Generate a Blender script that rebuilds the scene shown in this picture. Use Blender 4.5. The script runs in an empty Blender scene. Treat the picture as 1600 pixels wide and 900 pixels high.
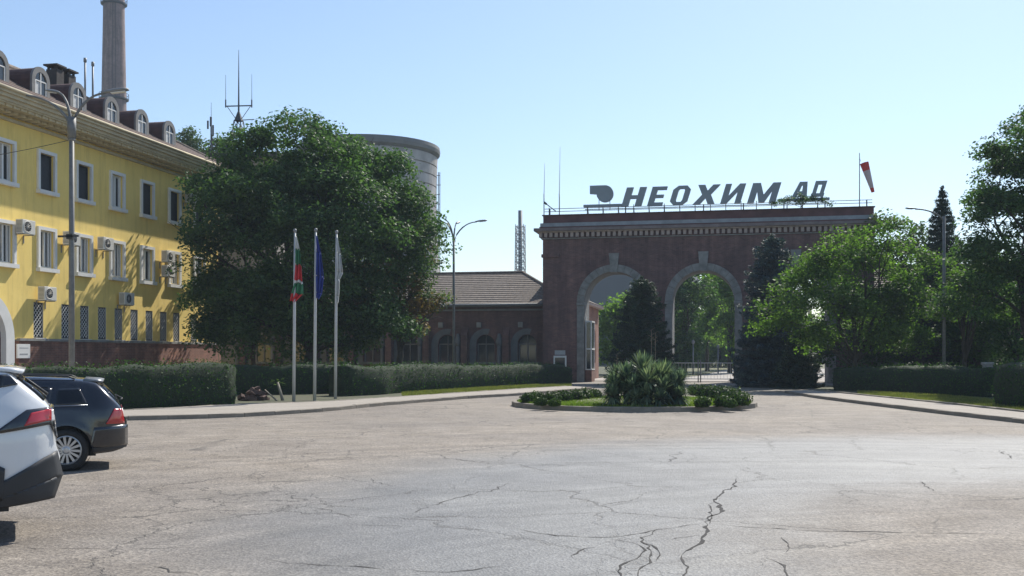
import bpy, bmesh, math, random
import numpy as np
from math import sin, cos, pi, radians, sqrt, atan2
from mathutils import Vector, Matrix

random.seed(7)
RNG = np.random.default_rng(11)
scene = bpy.context.scene
col = scene.collection

# ------------------------------------------------------------------ camera, sky, sun, exposure
F_PX, EYE, YH = 1650.0, 1.75, 555.0          # focal length in photo pixels, eye height, horizon row
TH = radians(11.7)                            # the site's axes are turned by this much against the view
CT, ST = cos(TH), sin(TH)
cam_data = bpy.data.cameras.new('camera')
cam = bpy.data.objects.new('camera', cam_data)
col.objects.link(cam)
cam.location = (0, 0, EYE)
cam.rotation_euler = (pi / 2, 0, TH)
cam_data.sensor_width = 36.0
cam_data.lens = F_PX / 1600 * 36.0
cam_data.shift_y = (YH - 450) / 1600.0
cam_data.clip_start = 0.1
cam_data.clip_end = 4000
scene.camera = cam

SUN = Vector((1.42, 4.45, 4.75)).normalized()    # towards the sun, in site axes
world = bpy.data.worlds.new('World')
scene.world = world
world.use_nodes = True
wn, wl = world.node_tree.nodes, world.node_tree.links
bg = wn['Background']
sky = wn.new('ShaderNodeTexSky')
sky.sky_type = 'NISHITA'
sky.sun_disc = False
sky.sun_elevation = math.asin(SUN.z)
sky.sun_rotation = atan2(SUN.x, SUN.y)
sky.altitude = 100
sky.air_density = 1.0
sky.dust_density = 0.5
sky.ozone_density = 2.2
wl.new(sky.outputs[0], bg.inputs[0])
bg.inputs[1].default_value = 0.104
sun_data = bpy.data.lights.new('sun', 'SUN')
sun_data.energy = 4.2
sun_data.angle = radians(0.5)
sun_data.color = (1.0, 0.95, 0.86)
sun = bpy.data.objects.new('sun', sun_data)
col.objects.link(sun)
sun.rotation_euler = SUN.to_track_quat('Z', 'Y').to_euler()
sun.location = (20, 40, 60)
vs = scene.view_settings
vs.view_transform = 'Standard'
vs.look = 'None'
vs.exposure = 0.66
vs.gamma = 1.0
vs.use_curve_mapping = False
scene.cycles.use_denoising = True
scene.cycles.max_bounces = 6
scene.cycles.transparent_max_bounces = 6

# ------------------------------------------------------------------ places read off the photograph, as real positions
def site(xc, zc):
    return (xc * CT - zc * ST, xc * ST + zc * CT)
def P(px, py, Z):
    u, v = site((px - 800) / F_PX * Z, Z)
    return (u, v, EYE + (YH - py) * Z / F_PX)
def G(px, py, h=0.0):
    Z = F_PX * (EYE - h) / (py - YH)
    return site((px - 800) / F_PX * Z, Z)
def onU(px, u0):
    rx = (px - 800) / F_PX
    Z = u0 / (rx * CT - ST)
    return Z * (rx * ST + CT), Z
def onV(px, v0):
    rx = (px - 800) / F_PX
    Z = v0 / (rx * ST + CT)
    return Z * (rx * CT - ST), Z
def hh(py, Z):
    return EYE + (YH - py) * Z / F_PX

# ------------------------------------------------------------------ materials
MATS = {}
def new_mat(name):
    m = bpy.data.materials.new(name)
    m.use_nodes = True
    nt = m.node_tree
    return m, nt, nt.nodes, nt.links, nt.nodes['Principled BSDF']
def ramp(N, c0, c1, p0=0.3, p1=0.7):
    r = N.new('ShaderNodeValToRGB')
    r.color_ramp.elements[0].position, r.color_ramp.elements[0].color = p0, (*c0, 1)
    r.color_ramp.elements[1].position, r.color_ramp.elements[1].color = p1, (*c1, 1)
    return r
def noise(N, L, scale, detail=4, rough=0.55, vec=None, dist=0.0):
    n = N.new('ShaderNodeTexNoise')
    n.inputs['Scale'].default_value = scale
    n.inputs['Detail'].default_value = detail
    n.inputs['Roughness'].default_value = rough
    n.inputs['Distortion'].default_value = dist
    if vec is not None:
        L.new(vec, n.inputs['Vector'])
    return n
def mixc(N, L, fac, a, b, mode='MIX'):
    m = N.new('ShaderNodeMix')
    m.data_type = 'RGBA'
    m.blend_type = mode
    for sock, v in ((m.inputs[0], fac), (m.inputs[6], a), (m.inputs[7], b)):
        if hasattr(v, 'links'):
            L.new(v, sock)
        elif isinstance(v, (int, float)):
            sock.default_value = v
        else:
            sock.default_value = (*v, 1)
    return m.outputs[2]
def math_n(N, L, op, a, b=None, c=None):
    m = N.new('ShaderNodeMath')
    m.operation = op
    for i, v in enumerate((a, b, c)):
        if v is None:
            continue
        if hasattr(v, 'links'):
            L.new(v, m.inputs[i])
        else:
            m.inputs[i].default_value = v
    return m.outputs[0]
def bump(N, L, bsdf, height, strength, dist):
    b = N.new('ShaderNodeBump')
    b.inputs['Strength'].default_value = strength
    b.inputs['Distance'].default_value = dist
    L.new(height, b.inputs['Height'])
    L.new(b.outputs[0], bsdf.inputs['Normal'])

def plain(name, c, rough=0.7, var=0.18, scale=3.0, metal=0.0, bstr=0.15, bscale=30, bdist=0.01, spec=None, coat=0.0):
    if name in MATS:
        return MATS[name]
    m, nt, N, L, B = new_mat(name)
    tc = N.new('ShaderNodeTexCoord')
    n = noise(N, L, scale, 5, 0.6, tc.outputs['Object'])
    lo = tuple(max(0, x * (1 - var)) for x in c)
    hi = tuple(min(1, x * (1 + var)) for x in c)
    r = ramp(N, lo, hi)
    L.new(n.outputs[0], r.inputs[0])
    L.new(r.outputs[0], B.inputs['Base Color'])
    B.inputs['Roughness'].default_value = rough
    B.inputs['Metallic'].default_value = metal
    if spec is not None:
        B.inputs['Specular IOR Level'].default_value = spec
    if coat:
        B.inputs['Coat Weight'].default_value = coat
        B.inputs['Coat Roughness'].default_value = 0.05
    if bstr:
        n2 = noise(N, L, bscale, 4, 0.6, tc.outputs['Object'])
        bump(N, L, B, n2.outputs[0], bstr, bdist)
    MATS[name] = m
    return m

def brick_mat(name, c1, c2, mortar, scale=1.0, stain=(0.5, 0.5, 0.5)):
    m, nt, N, L, B = new_mat(name)
    tc = N.new('ShaderNodeTexCoord')
    sx = N.new('ShaderNodeSeparateXYZ')
    L.new(tc.outputs['Object'], sx.inputs[0])
    s = math_n(N, L, 'ADD', sx.outputs[0], sx.outputs[1])
    cx = N.new('ShaderNodeCombineXYZ')
    L.new(s, cx.inputs[0])
    L.new(sx.outputs[2], cx.inputs[1])
    bt = N.new('ShaderNodeTexBrick')
    bt.inputs['Color1'].default_value = (*c1, 1)
    bt.inputs['Color2'].default_value = (*c2, 1)
    bt.inputs['Mortar'].default_value = (*mortar, 1)
    bt.inputs['Scale'].default_value = 1.0
    bt.inputs['Brick Width'].default_value = 0.26
    bt.inputs['Row Height'].default_value = 0.077
    bt.inputs['Mortar Size'].default_value = 0.008
    L.new(cx.outputs[0], bt.inputs['Vector'])
    n1 = noise(N, L, 0.45, 6, 0.65, tc.outputs['Object'], 0.6)
    r1 = ramp(N, stain, (1.25, 1.2, 1.2), 0.32, 0.68)
    L.new(n1.outputs[0], r1.inputs[0])
    n2 = noise(N, L, 2.3, 5, 0.7, tc.outputs['Object'])
    r2 = ramp(N, (0.75, 0.75, 0.75), (1.2, 1.2, 1.2), 0.3, 0.7)
    L.new(n2.outputs[0], r2.inputs[0])
    c = mixc(N, L, 1.0, bt.outputs[0], r1.outputs[0], 'MULTIPLY')
    c = mixc(N, L, 0.8, c, r2.outputs[0], 'MULTIPLY')
    mp = N.new('ShaderNodeMapping')
    mp.inputs['Scale'].default_value = (1.6, 1.6, 0.12)
    L.new(tc.outputs['Object'], mp.inputs[0])
    n4 = noise(N, L, 1.0, 5, 0.7, mp.outputs[0])
    r4 = ramp(N, (0.62, 0.60, 0.62), (1.2, 1.17, 1.15), 0.36, 0.62)
    L.new(n4.outputs[0], r4.inputs[0])
    c = mixc(N, L, 0.75, c, r4.outputs[0], 'MULTIPLY')
    L.new(c, B.inputs['Base Color'])
    B.inputs['Roughness'].default_value = 0.88
    bump(N, L, B, bt.outputs['Fac'], -0.5, 0.012)
    MATS[name] = m
    return m

def leaf_mat(name, dark, light, trans=0.35, tcol=None, rough=0.55, brown=None, brown_amt=0.0):
    m, nt, N, L, B = new_mat(name)
    g = N.new('ShaderNodeNewGeometry')
    r = ramp(N, dark, light, 0.0, 1.0)
    L.new(g.outputs['Random Per Island'], r.inputs[0])
    c = r.outputs[0]
    tc = N.new('ShaderNodeTexCoord')
    n = noise(N, L, 0.55, 3, 0.6, tc.outputs['Object'])
    if brown:
        rr = ramp(N, (0, 0, 0), (1, 1, 1), 0.62 - 0.3 * brown_amt, 0.68 - 0.25 * brown_amt)
        L.new(n.outputs[0], rr.inputs[0])
        c = mixc(N, L, rr.outputs[0], c, brown)
    n3 = noise(N, L, 1.3, 2, 0.5, tc.outputs['Object'])
    r3 = ramp(N, (0.72, 0.75, 0.8), (1.3, 1.22, 0.95), 0.35, 0.65)
    L.new(n3.outputs[0], r3.inputs[0])
    c = mixc(N, L, 1.0, c, r3.outputs[0], 'MULTIPLY')
    L.new(c, B.inputs['Base Color'])
    B.inputs['Roughness'].default_value = rough
    B.inputs['Specular IOR Level'].default_value = 0.12
    t = N.new('ShaderNodeBsdfTranslucent')
    tcm = mixc(N, L, 1.0, c, tcol or (1.25, 1.6, 0.7), 'MULTIPLY')
    L.new(tcm, t.inputs[0])
    mx = N.new('ShaderNodeMixShader')
    mx.inputs[0].default_value = trans
    L.new(B.outputs[0], mx.inputs[1])
    L.new(t.outputs[0], mx.inputs[2])
    L.new(mx.outputs[0], N['Material Output'].inputs[0])
    MATS[name] = m
    return m

# --- asphalt: pale dusty old surface, a smoother bluish swept track, aggregate, hairline cracking
def asphalt():
    m, nt, N, L, B = new_mat('asphalt')
    tc = N.new('ShaderNodeTexCoord')
    obj = tc.outputs['Object']
    big = noise(N, L, 0.16, 6, 0.6, obj, 0.4)
    med = noise(N, L, 1.1, 6, 0.65, obj, 0.3)
    fine = noise(N, L, 19, 5, 0.8, obj)
    grit = N.new('ShaderNodeTexVoronoi')
    grit.inputs['Scale'].default_value = 42
    L.new(obj, grit.inputs['Vector'])
    dust = ramp(N, (0.190, 0.163, 0.136), (0.262, 0.230, 0.198), 0.35, 0.65)
    L.new(med.outputs[0], dust.inputs[0])
    blue = ramp(N, (0.138, 0.140, 0.141), (0.200, 0.202, 0.203), 0.3, 0.7)
    L.new(med.outputs[0], blue.inputs[0])
    def dist_mask(cx, cz, rad, soft):
        u, v = site(cx, cz)
        d = N.new('ShaderNodeVectorMath')
        d.operation = 'DISTANCE'
        L.new(obj, d.inputs[0])
        d.inputs[1].default_value = (u, v, 0)
        w = math_n(N, L, 'MULTIPLY_ADD', big.outputs[0], 3.2, -1.6)
        w2 = math_n(N, L, 'MULTIPLY_ADD', med.outputs[0], 1.0, -0.5)
        dd = math_n(N, L, 'ADD', math_n(N, L, 'ADD', d.outputs['Value'], w), w2)
        mr = N.new('ShaderNodeMapRange')
        mr.interpolation_type = 'SMOOTHSTEP'
        mr.inputs[1].default_value = rad - soft
        mr.inputs[2].default_value = rad + soft
        L.new(dd, mr.inputs[0])
        return mr.outputs[0]
    outer = math_n(N, L, 'SUBTRACT', 1.0, dist_mask(8.0, 12.0, 10.7, 1.9))
    inner = dist_mask(8.2, 8.3, 6.0, 1.6)
    track = math_n(N, L, 'MULTIPLY', outer, inner)
    # fainter wheel streaks sweeping round the island
    u0, v0 = site(5.0, 4.0)
    dv = N.new('ShaderNodeVectorMath')
    dv.operation = 'DISTANCE'
    L.new(obj, dv.inputs[0])
    dv.inputs[1].default_value = (u0, v0, 0)
    cmb = N.new('ShaderNodeCombineXYZ')
    L.new(math_n(N, L, 'ADD', dv.outputs['Value'], math_n(N, L, 'MULTIPLY', big.outputs[0], 2.0)), cmb.inputs[0])
    streak = noise(N, L, 1.6, 5, 0.7, cmb.outputs[0])
    c = mixc(N, L, track, dust.outputs[0], blue.outputs[0])
    sr = ramp(N, (0.70, 0.70, 0.72), (1.26, 1.26, 1.24), 0.32, 0.68)
    L.new(streak.outputs[0], sr.inputs[0])
    c = mixc(N, L, 0.75, c, sr.outputs[0], 'MULTIPLY')
    br = ramp(N, (0.80, 0.80, 0.82), (1.16, 1.14, 1.10), 0.35, 0.65)
    L.new(big.outputs[0], br.inputs[0])
    c = mixc(N, L, 0.8, c, br.outputs[0], 'MULTIPLY')
    fr = ramp(N, (0.50, 0.50, 0.51), (1.45, 1.45, 1.42), 0.32, 0.68)
    L.new(fine.outputs[0], fr.inputs[0])
    c = mixc(N, L, math_n(N, L, 'MULTIPLY_ADD', track, -0.38, 0.72), c, fr.outputs[0], 'MULTIPLY')
    gr = ramp(N, (0.55, 0.55, 0.56), (1.42, 1.42, 1.39), 0.05, 0.95)
    gs = N.new('ShaderNodeSeparateXYZ')
    L.new(grit.outputs['Color'], gs.inputs[0])
    L.new(gs.outputs[0], gr.inputs[0])
    c = mixc(N, L, math_n(N, L, 'MULTIPLY_ADD', track, -0.3, 0.7), c, gr.outputs[0], 'MULTIPLY')
    # hairline cracks: two warped cell networks, shown only in tired areas
    wv = N.new('ShaderNodeVectorMath')
    wv.operation = 'MULTIPLY_ADD'
    wn_ = noise(N, L, 1.4, 5, 0.7, obj)
    L.new(wn_.outputs[1], wv.inputs[0])
    wv.inputs[1].default_value = (0.9, 0.9, 0)
    L.new(obj, wv.inputs[2])
    crk = None
    for sc_, wid in ((0.33, 0.0045), (0.95, 0.007)):
        vo = N.new('ShaderNodeTexVoronoi')
        vo.feature = 'DISTANCE_TO_EDGE'
        vo.inputs['Scale'].default_value = sc_
        L.new(wv.outputs[0], vo.inputs['Vector'])
        mr = N.new('ShaderNodeMapRange')
        mr.inputs[1].default_value = wid * 0.4
        mr.inputs[2].default_value = wid * 1.6
        mr.inputs[3].default_value = 1.0
        mr.inputs[4].default_value = 0.0
        L.new(vo.outputs['Distance'], mr.inputs[0])
        x = mr.outputs[0]
        gate = ramp(N, (0, 0, 0), (1, 1, 1), 0.50, 0.62) if sc_ > 0.5 else ramp(N, (0.1, 0.1, 0.1), (0.9, 0.9, 0.9), 0.36, 0.55)
        gn = noise(N, L, 0.21 if sc_ > 0.5 else 0.3, 3, 0.5, obj)
        L.new(gn.outputs[0], gate.inputs[0])
        x = math_n(N, L, 'MULTIPLY', x, gate.outputs[0])
        crk = x if crk is None else math_n(N, L, 'MAXIMUM', crk, x)
    c = mixc(N, L, math_n(N, L, 'MULTIPLY', crk, 0.8), c, (0.045, 0.042, 0.038))
    L.new(c, B.inputs['Base Color'])
    rr = N.new('ShaderNodeMapRange')
    rr.inputs[3].default_value = 0.82
    rr.inputs[4].default_value = 0.64
    L.new(track, rr.inputs[0])
    L.new(rr.outputs[0], B.inputs['Roughness'])
    B.inputs['Specular IOR Level'].default_value = 0.4
    h = math_n(N, L, 'SUBTRACT', math_n(N, L, 'ADD', math_n(N, L, 'MULTIPLY', fine.outputs[0], 0.7), math_n(N, L, 'MULTIPLY', grit.outputs['Distance'], 0.5)), math_n(N, L, 'MULTIPLY', crk, 0.8))
    bump(N, L, B, h, 0.75, 0.014)
    MATS['asphalt'] = m
asphalt()

def ground_mat(name, c0, c1, c2, scale=1.2):
    m, nt, N, L, B = new_mat(name)
    tc = N.new('ShaderNodeTexCoord')
    a = noise(N, L, scale, 6, 0.65, tc.outputs['Object'], 0.3)
    b = noise(N, L, scale * 12, 4, 0.7, tc.outputs['Object'])
    r = ramp(N, c0, c1, 0.35, 0.65)
    L.new(a.outputs[0], r.inputs[0])
    r2 = ramp(N, (0, 0, 0), (1, 1, 1), 0.45, 0.7)
    L.new(b.outputs[0], r2.inputs[0])
    c = mixc(N, L, r2.outputs[0], r.outputs[0], c2)
    L.new(c, B.inputs['Base Color'])
    B.inputs['Roughness'].default_value = 0.9
    bump(N, L, B, b.outputs[0], 0.6, 0.03)
    MATS[name] = m
ground_mat('soil', (0.09, 0.075, 0.05), (0.06, 0.075, 0.03), (0.05, 0.06, 0.025))
ground_mat('turf', (0.10, 0.115, 0.04), (0.13, 0.125, 0.055), (0.16, 0.145, 0.08))
ground_mat('field', (0.12, 0.11, 0.06), (0.08, 0.10, 0.035), (0.14, 0.12, 0.07), 0.1)
ground_mat('pavement', (0.30, 0.265, 0.225), (0.36, 0.325, 0.28), (0.27, 0.24, 0.205), 0.9)
ground_mat('pale_road', (0.34, 0.31, 0.28), (0.38, 0.35, 0.32), (0.30, 0.27, 0.24), 0.5)

def facade_paint():
    m, nt, N, L, B = new_mat('yellow_stucco')
    tc = N.new('ShaderNodeTexCoord')
    a = noise(N, L, 0.7, 6, 0.65, tc.outputs['Object'], 0.4)
    mp = N.new('ShaderNodeMapping')
    mp.inputs['Scale'].default_value = (2.5, 2.5, 0.25)
    L.new(tc.outputs['Object'], mp.inputs[0])
    b = noise(N, L, 1.0, 5, 0.7, mp.outputs[0])
    r = ramp(N, (0.80, 0.585, 0.165), (0.89, 0.665, 0.205), 0.3, 0.7)
    L.new(a.outputs[0], r.inputs[0])
    r2 = ramp(N, (0.84, 0.83, 0.83), (1.03, 1.03, 1.03), 0.34, 0.5)
    L.new(b.outputs[0], r2.inputs[0])
    c = mixc(N, L, 0.8, r.outputs[0], r2.outputs[0], 'MULTIPLY')
    L.new(c, B.inputs['Base Color'])
    B.inputs['Roughness'].default_value = 0.85
    d = noise(N, L, 55, 3, 0.6, tc.outputs['Object'])
    bump(N, L, B, d.outputs[0], 0.3, 0.01)
    MATS['yellow_stucco'] = m
facade_paint()
brick_mat('gate_brick', (0.185, 0.098, 0.084), (0.125, 0.070, 0.064), (0.17, 0.135, 0.125), stain=(0.62, 0.62, 0.66))
brick_mat('plinth_brick', (0.27, 0.125, 0.085), (0.20, 0.09, 0.065), (0.26, 0.19, 0.15), stain=(0.7, 0.7, 0.7))
brick_mat('wing_brick', (0.165, 0.088, 0.074), (0.115, 0.064, 0.056), (0.11, 0.085, 0.076), stain=(0.6, 0.6, 0.64))
brick_mat('stack_brick', (0.23, 0.165, 0.155), (0.20, 0.145, 0.14), (0.22, 0.18, 0.17), stain=(0.72, 0.72, 0.74))
WHITE = plain('white_paint', (0.72, 0.71, 0.68), 0.55, 0.07, 2.0, bstr=0.05)
PLAST = plain('white_plastic', (0.74, 0.74, 0.72), 0.35, 0.03, 2.0, bstr=0)
STONE = plain('weathered_stone', (0.235, 0.23, 0.215), 0.85, 0.3, 2.2, bstr=0.35, bscale=14)
PLASTER = plain('grey_plaster', (0.125, 0.128, 0.13), 0.9, 0.22, 1.6, bstr=0.2)
CREAM = plain('cream_cornice', (0.50, 0.43, 0.29), 0.8, 0.18, 1.5, bstr=0.15)
SOFFIT = plain('beige_modillion', (0.50, 0.43, 0.28), 0.85, 0.25, 3.5, bstr=0.2)
METALG = plain('galvanised_metal', (0.22, 0.225, 0.23), 0.55, 0.15, 4.0, metal=0.2, bstr=0.05)
POLE = plain('grey_pole_paint', (0.17, 0.17, 0.165), 0.6, 0.2, 5.0, metal=0.1, bstr=0.05)
DARKM = plain('dark_steel', (0.05, 0.055, 0.06), 0.55, 0.25, 4.0, metal=0.3, bstr=0.05)
SIGNM = plain('sign_grey', (0.23, 0.265, 0.29), 0.5, 0.08, 1.2, bstr=0.05)
RUST = plain('rusty_sheet', (0.085, 0.042, 0.036), 0.8, 0.3, 3.0, bstr=0.2)
PARAP = plain('parapet_red', (0.115, 0.052, 0.05), 0.85, 0.3, 1.2, bstr=0.2)
ROOFT = plain('roof_tile', (0.165, 0.135, 0.112), 0.9, 0.4, 5.0, bstr=0.5, bscale=9, bdist=0.03)
ROOFD = plain('mansard_tile', (0.125, 0.085, 0.07), 0.9, 0.4, 4.0, bstr=0.5, bscale=9, bdist=0.03)
CONC = plain('tower_concrete', (0.36, 0.345, 0.335), 0.9, 0.3, 0.35, bstr=0.2, bscale=3)
KERB = plain('kerb_concrete', (0.235, 0.205, 0.165), 0.9, 0.25, 3.0, bstr=0.35, bscale=25)
BARK = plain('bark', (0.055, 0.045, 0.036), 0.95, 0.4, 6.0, bstr=0.8, bscale=14, bdist=0.03)
DARKW = plain('dark_opening', (0.012, 0.013, 0.015), 0.7, 0.3, 1.0, bstr=0)
CURT = plain('curtain', (0.55, 0.55, 0.54), 0.8, 0.15, 3.0, bstr=0.1)
MESHS = plain('insect_screen', (0.028, 0.032, 0.040), 0.6, 0.2, 6.0, bstr=0)
GRILL = plain('grille_paint', (0.62, 0.61, 0.58), 0.6, 0.15, 5.0, bstr=0)
ACW = plain('unit_casing', (0.62, 0.60, 0.55), 0.5, 0.06, 3.0, bstr=0)
CRACK = plain('crack_fill', (0.035, 0.032, 0.03), 0.95, 0.3, 8.0, bstr=0)
BROWN = plain('brown_rubble', (0.10, 0.06, 0.048), 0.9, 0.35, 5.0, bstr=0.5, bscale=12)
HILLM = plain('hall_cladding', (0.115, 0.125, 0.14), 0.8, 0.06, 0.05, bstr=0)
def glass(name, c=(0.03, 0.035, 0.04), rough=0.06):
    m, nt, N, L, B = new_mat(name)
    tc = N.new('ShaderNodeTexCoord')
    n = noise(N, L, 1.5, 3, 0.5, tc.outputs['Object'])
    r = ramp(N, tuple(x * 0.6 for x in c), tuple(x * 1.4 for x in c))
    L.new(n.outputs[0], r.inputs[0])
    L.new(r.outputs[0], B.inputs['Base Color'])
    B.inputs['Roughness'].default_value = rough
    B.inputs['Specular IOR Level'].default_value = 0.6
    MATS[name] = m
    return m
GLASS = glass('window_glass')
CARGL = glass('car_glass', (0.006, 0.007, 0.008), 0.03)

# ------------------------------------------------------------------ mesh helpers
class MB:
    def __init__(s):
        s.v, s.f = [], []
    def poly(s, pts):
        n = len(s.v)
        s.v += [tuple(p) for p in pts]
        s.f.append(list(range(n, n + len(pts))))
        return s
    def box(s, x0, x1, y0, y1, z0, z1, M=None):
        n = len(s.v)
        p = [(x0, y0, z0), (x1, y0, z0), (x1, y1, z0), (x0, y1, z0), (x0, y0, z1), (x1, y0, z1), (x1, y1, z1), (x0, y1, z1)]
        if M is not None:
            p = [tuple(M @ Vector(q)) for q in p]
        s.v += p
        s.f += [[n + i for i in q] for q in ((3, 2, 1, 0), (4, 5, 6, 7), (0, 1, 5, 4), (1, 2, 6, 5), (2, 3, 7, 6), (3, 0, 4, 7))]
        return s
    def prism(s, pts, off):
        """closed polygon pts (3D) pushed along off"""
        n, k = len(s.v), len(pts)
        o = Vector(off)
        s.v += [tuple(p) for p in pts] + [tuple(Vector(p) + o) for p in pts]
        s.f.append(list(range(n + k - 1, n - 1, -1)))
        s.f.append(list(range(n + k, n + 2 * k)))
        for i in range(k):
            j = (i + 1) % k
            s.f.append([n + i, n + j, n + k + j, n + k + i])
        return s
    def tube(s, path, rad, n=8, cap=True):
        path = [Vector(p) for p in path]
        if not hasattr(rad, '__len__'):
            rad = [rad] * len(path)
        base = len(s.v)
        up = Vector((0, 0, 1))
        for i, p in enumerate(path):
            d = (path[min(i + 1, len(path) - 1)] - path[max(i - 1, 0)])
            d = d.normalized() if d.length > 1e-9 else up
            a = d.cross(Vector((1, 0, 0)) if abs(d.z) > 0.9 else up).normalized()
            b = d.cross(a)
            for k in range(n):
                t = 2 * pi * k / n
                s.v.append(tuple(p + (a * cos(t) + b * sin(t)) * rad[i]))
        for i in range(len(path) - 1):
            for k in range(n):
                k2 = (k + 1) % n
                s.f.append([base + i * n + k, base + i * n + k2, base + (i + 1) * n + k2, base + (i + 1) * n + k])
        if cap:
            s.f.append([base + k for k in range(n)][::-1])
            s.f.append([base + (len(path) - 1) * n + k for k in range(n)])
        return s
    def revolve(s, prof, n=24, c=(0, 0, 0), axis='z', close=False):
        base = len(s.v)
        for (r, h) in prof:
            for k in range(n):
                t = 2 * pi * k / n
                if axis == 'z':
                    s.v.append((c[0] + r * cos(t), c[1] + r * sin(t), c[2] + h))
                elif axis == 'y':
                    s.v.append((c[0] + r * cos(t), c[1] + h, c[2] + r * sin(t)))
                else:
                    s.v.append((c[0] + h, c[1] + r * cos(t), c[2] + r * sin(t)))
        m = len(prof)
        for i in range(m if close else m - 1):
            i2 = (i + 1) % m
            for k in range(n):
                k2 = (k + 1) % n
                s.f.append([base + i * n + k, base + i * n + k2, base + i2 * n + k2, base + i2 * n + k])
        return s
    def disc(s, r, c, n=24, axis='z'):
        pts = []
        for k in range(n):
            t = 2 * pi * k / n
            pts.append({'z': (c[0] + r * cos(t), c[1] + r * sin(t), c[2]), 'y': (c[0] + r * cos(t), c[1], c[2] + r * sin(t)),
                        'x': (c[0], c[1] + r * cos(t), c[2] + r * sin(t))}[axis])
        return s.poly(pts)

LOCAL = set()
WORLD_T = {}
def link(o, parent):
    col.objects.link(o)
    if parent is not None:
        o.parent = parent
        if parent.name not in LOCAL:
            o.location = -WORLD_T.get(parent.name, Vector((0, 0, 0)))
            WORLD_T[o.name] = Vector((0, 0, 0))
        else:
            LOCAL.add(o.name)
    return o
def build(mb, name, mat, parent=None, smooth=False, fix=True, bevel=0.0, autos=None):
    me = bpy.data.meshes.new(name)
    me.from_pydata(mb.v, [], mb.f)
    if fix:
        bm = bmesh.new()
        bm.from_mesh(me)
        bmesh.ops.recalc_face_normals(bm, faces=bm.faces)
        if bevel:
            bmesh.ops.bevel(bm, geom=list(bm.edges), offset=bevel, segments=2, affect='EDGES', profile=0.6)
        bm.to_mesh(me)
        bm.free()
    me.materials.append(mat)
    if smooth:
        me.polygons.foreach_set('use_smooth', [True] * len(me.polygons))
    o = bpy.data.objects.new(name, me)
    return link(o, parent)
def np_mesh(name, verts, quads, mat, parent=None, smooth=False):
    me = bpy.data.meshes.new(name)
    nv, nf = len(verts), len(quads)
    k = quads.shape[1]
    me.vertices.add(nv)
    me.vertices.foreach_set('co', np.ascontiguousarray(verts, dtype=np.float32).ravel())
    me.loops.add(nf * k)
    me.loops.foreach_set('vertex_index', np.ascontiguousarray(quads, dtype=np.int32).ravel())
    me.polygons.add(nf)
    me.polygons.foreach_set('loop_start', np.arange(0, nf * k, k, dtype=np.int32))
    me.polygons.foreach_set('loop_total', np.full(nf, k, dtype=np.int32))
    if smooth:
        me.polygons.foreach_set('use_smooth', np.ones(nf, dtype=bool))
    me.update(calc_edges=True)
    me.materials.append(mat)
    o = bpy.data.objects.new(name, me)
    return link(o, parent)
def tag(o, label, cat, group=None):
    o['label'] = label
    o['category'] = cat
    if group:
        o['group'] = group
    return o
def struct(o, kind='structure', label=None):
    o['kind'] = kind
    if label:
        o['label'] = label
    return o
def thing(name, label, cat, loc=(0, 0, 0), group=None, local=False, rz=0.0):
    o = bpy.data.objects.new(name, None)
    o.empty_display_size = 0.3
    col.objects.link(o)
    o.location = loc
    o.rotation_euler = (0, 0, rz)
    WORLD_T[o.name] = Vector(loc)
    if local:
        LOCAL.add(o.name)
    return tag(o, label, cat, group)
def copy_tree(o, parent=None):
    c = o.copy()
    col.objects.link(c)
    if parent is not None:
        c.parent = parent
    for ch in list(o.children):
        copy_tree(ch, c)
    return c
def spline(pts, step):
    """Catmull-Rom through 2D/3D points, resampled about every step"""
    P_ = [Vector(p) for p in pts]
    P_ = [2 * P_[0] - P_[1]] + P_ + [2 * P_[-1] - P_[-2]]
    out = []
    for i in range(1, len(P_) - 2):
        a, b, c, d = P_[i - 1:i + 3]
        n = max(2, int((c - b).length / 0.1))
        for k in range(n):
            t = k / n
            out.append(0.5 * ((2 * b) + (c - a) * t + (2 * a - 5 * b + 4 * c - d) * t * t + (3 * b - a - 3 * c + d) * t ** 3))
    out.append(P_[-2])
    res = [out[0]]
    acc = 0
    for i in range(1, len(out)):
        acc += (out[i] - out[i - 1]).length
        if acc >= step:
            res.append(out[i])
            acc = 0
    if (res[-1] - out[-1]).length > step * 0.4:
        res.append(out[-1])
    return res
def offset(pl, d):
    """2D polyline pushed to its left by d"""
    r = []
    for i, p in enumerate(pl):
        t = (pl[min(i + 1, len(pl) - 1)] - pl[max(i - 1, 0)])
        t = Vector((t[0], t[1])).normalized()
        r.append(Vector((p[0] - t[1] * d, p[1] + t[0] * d)))
    return r

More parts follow.
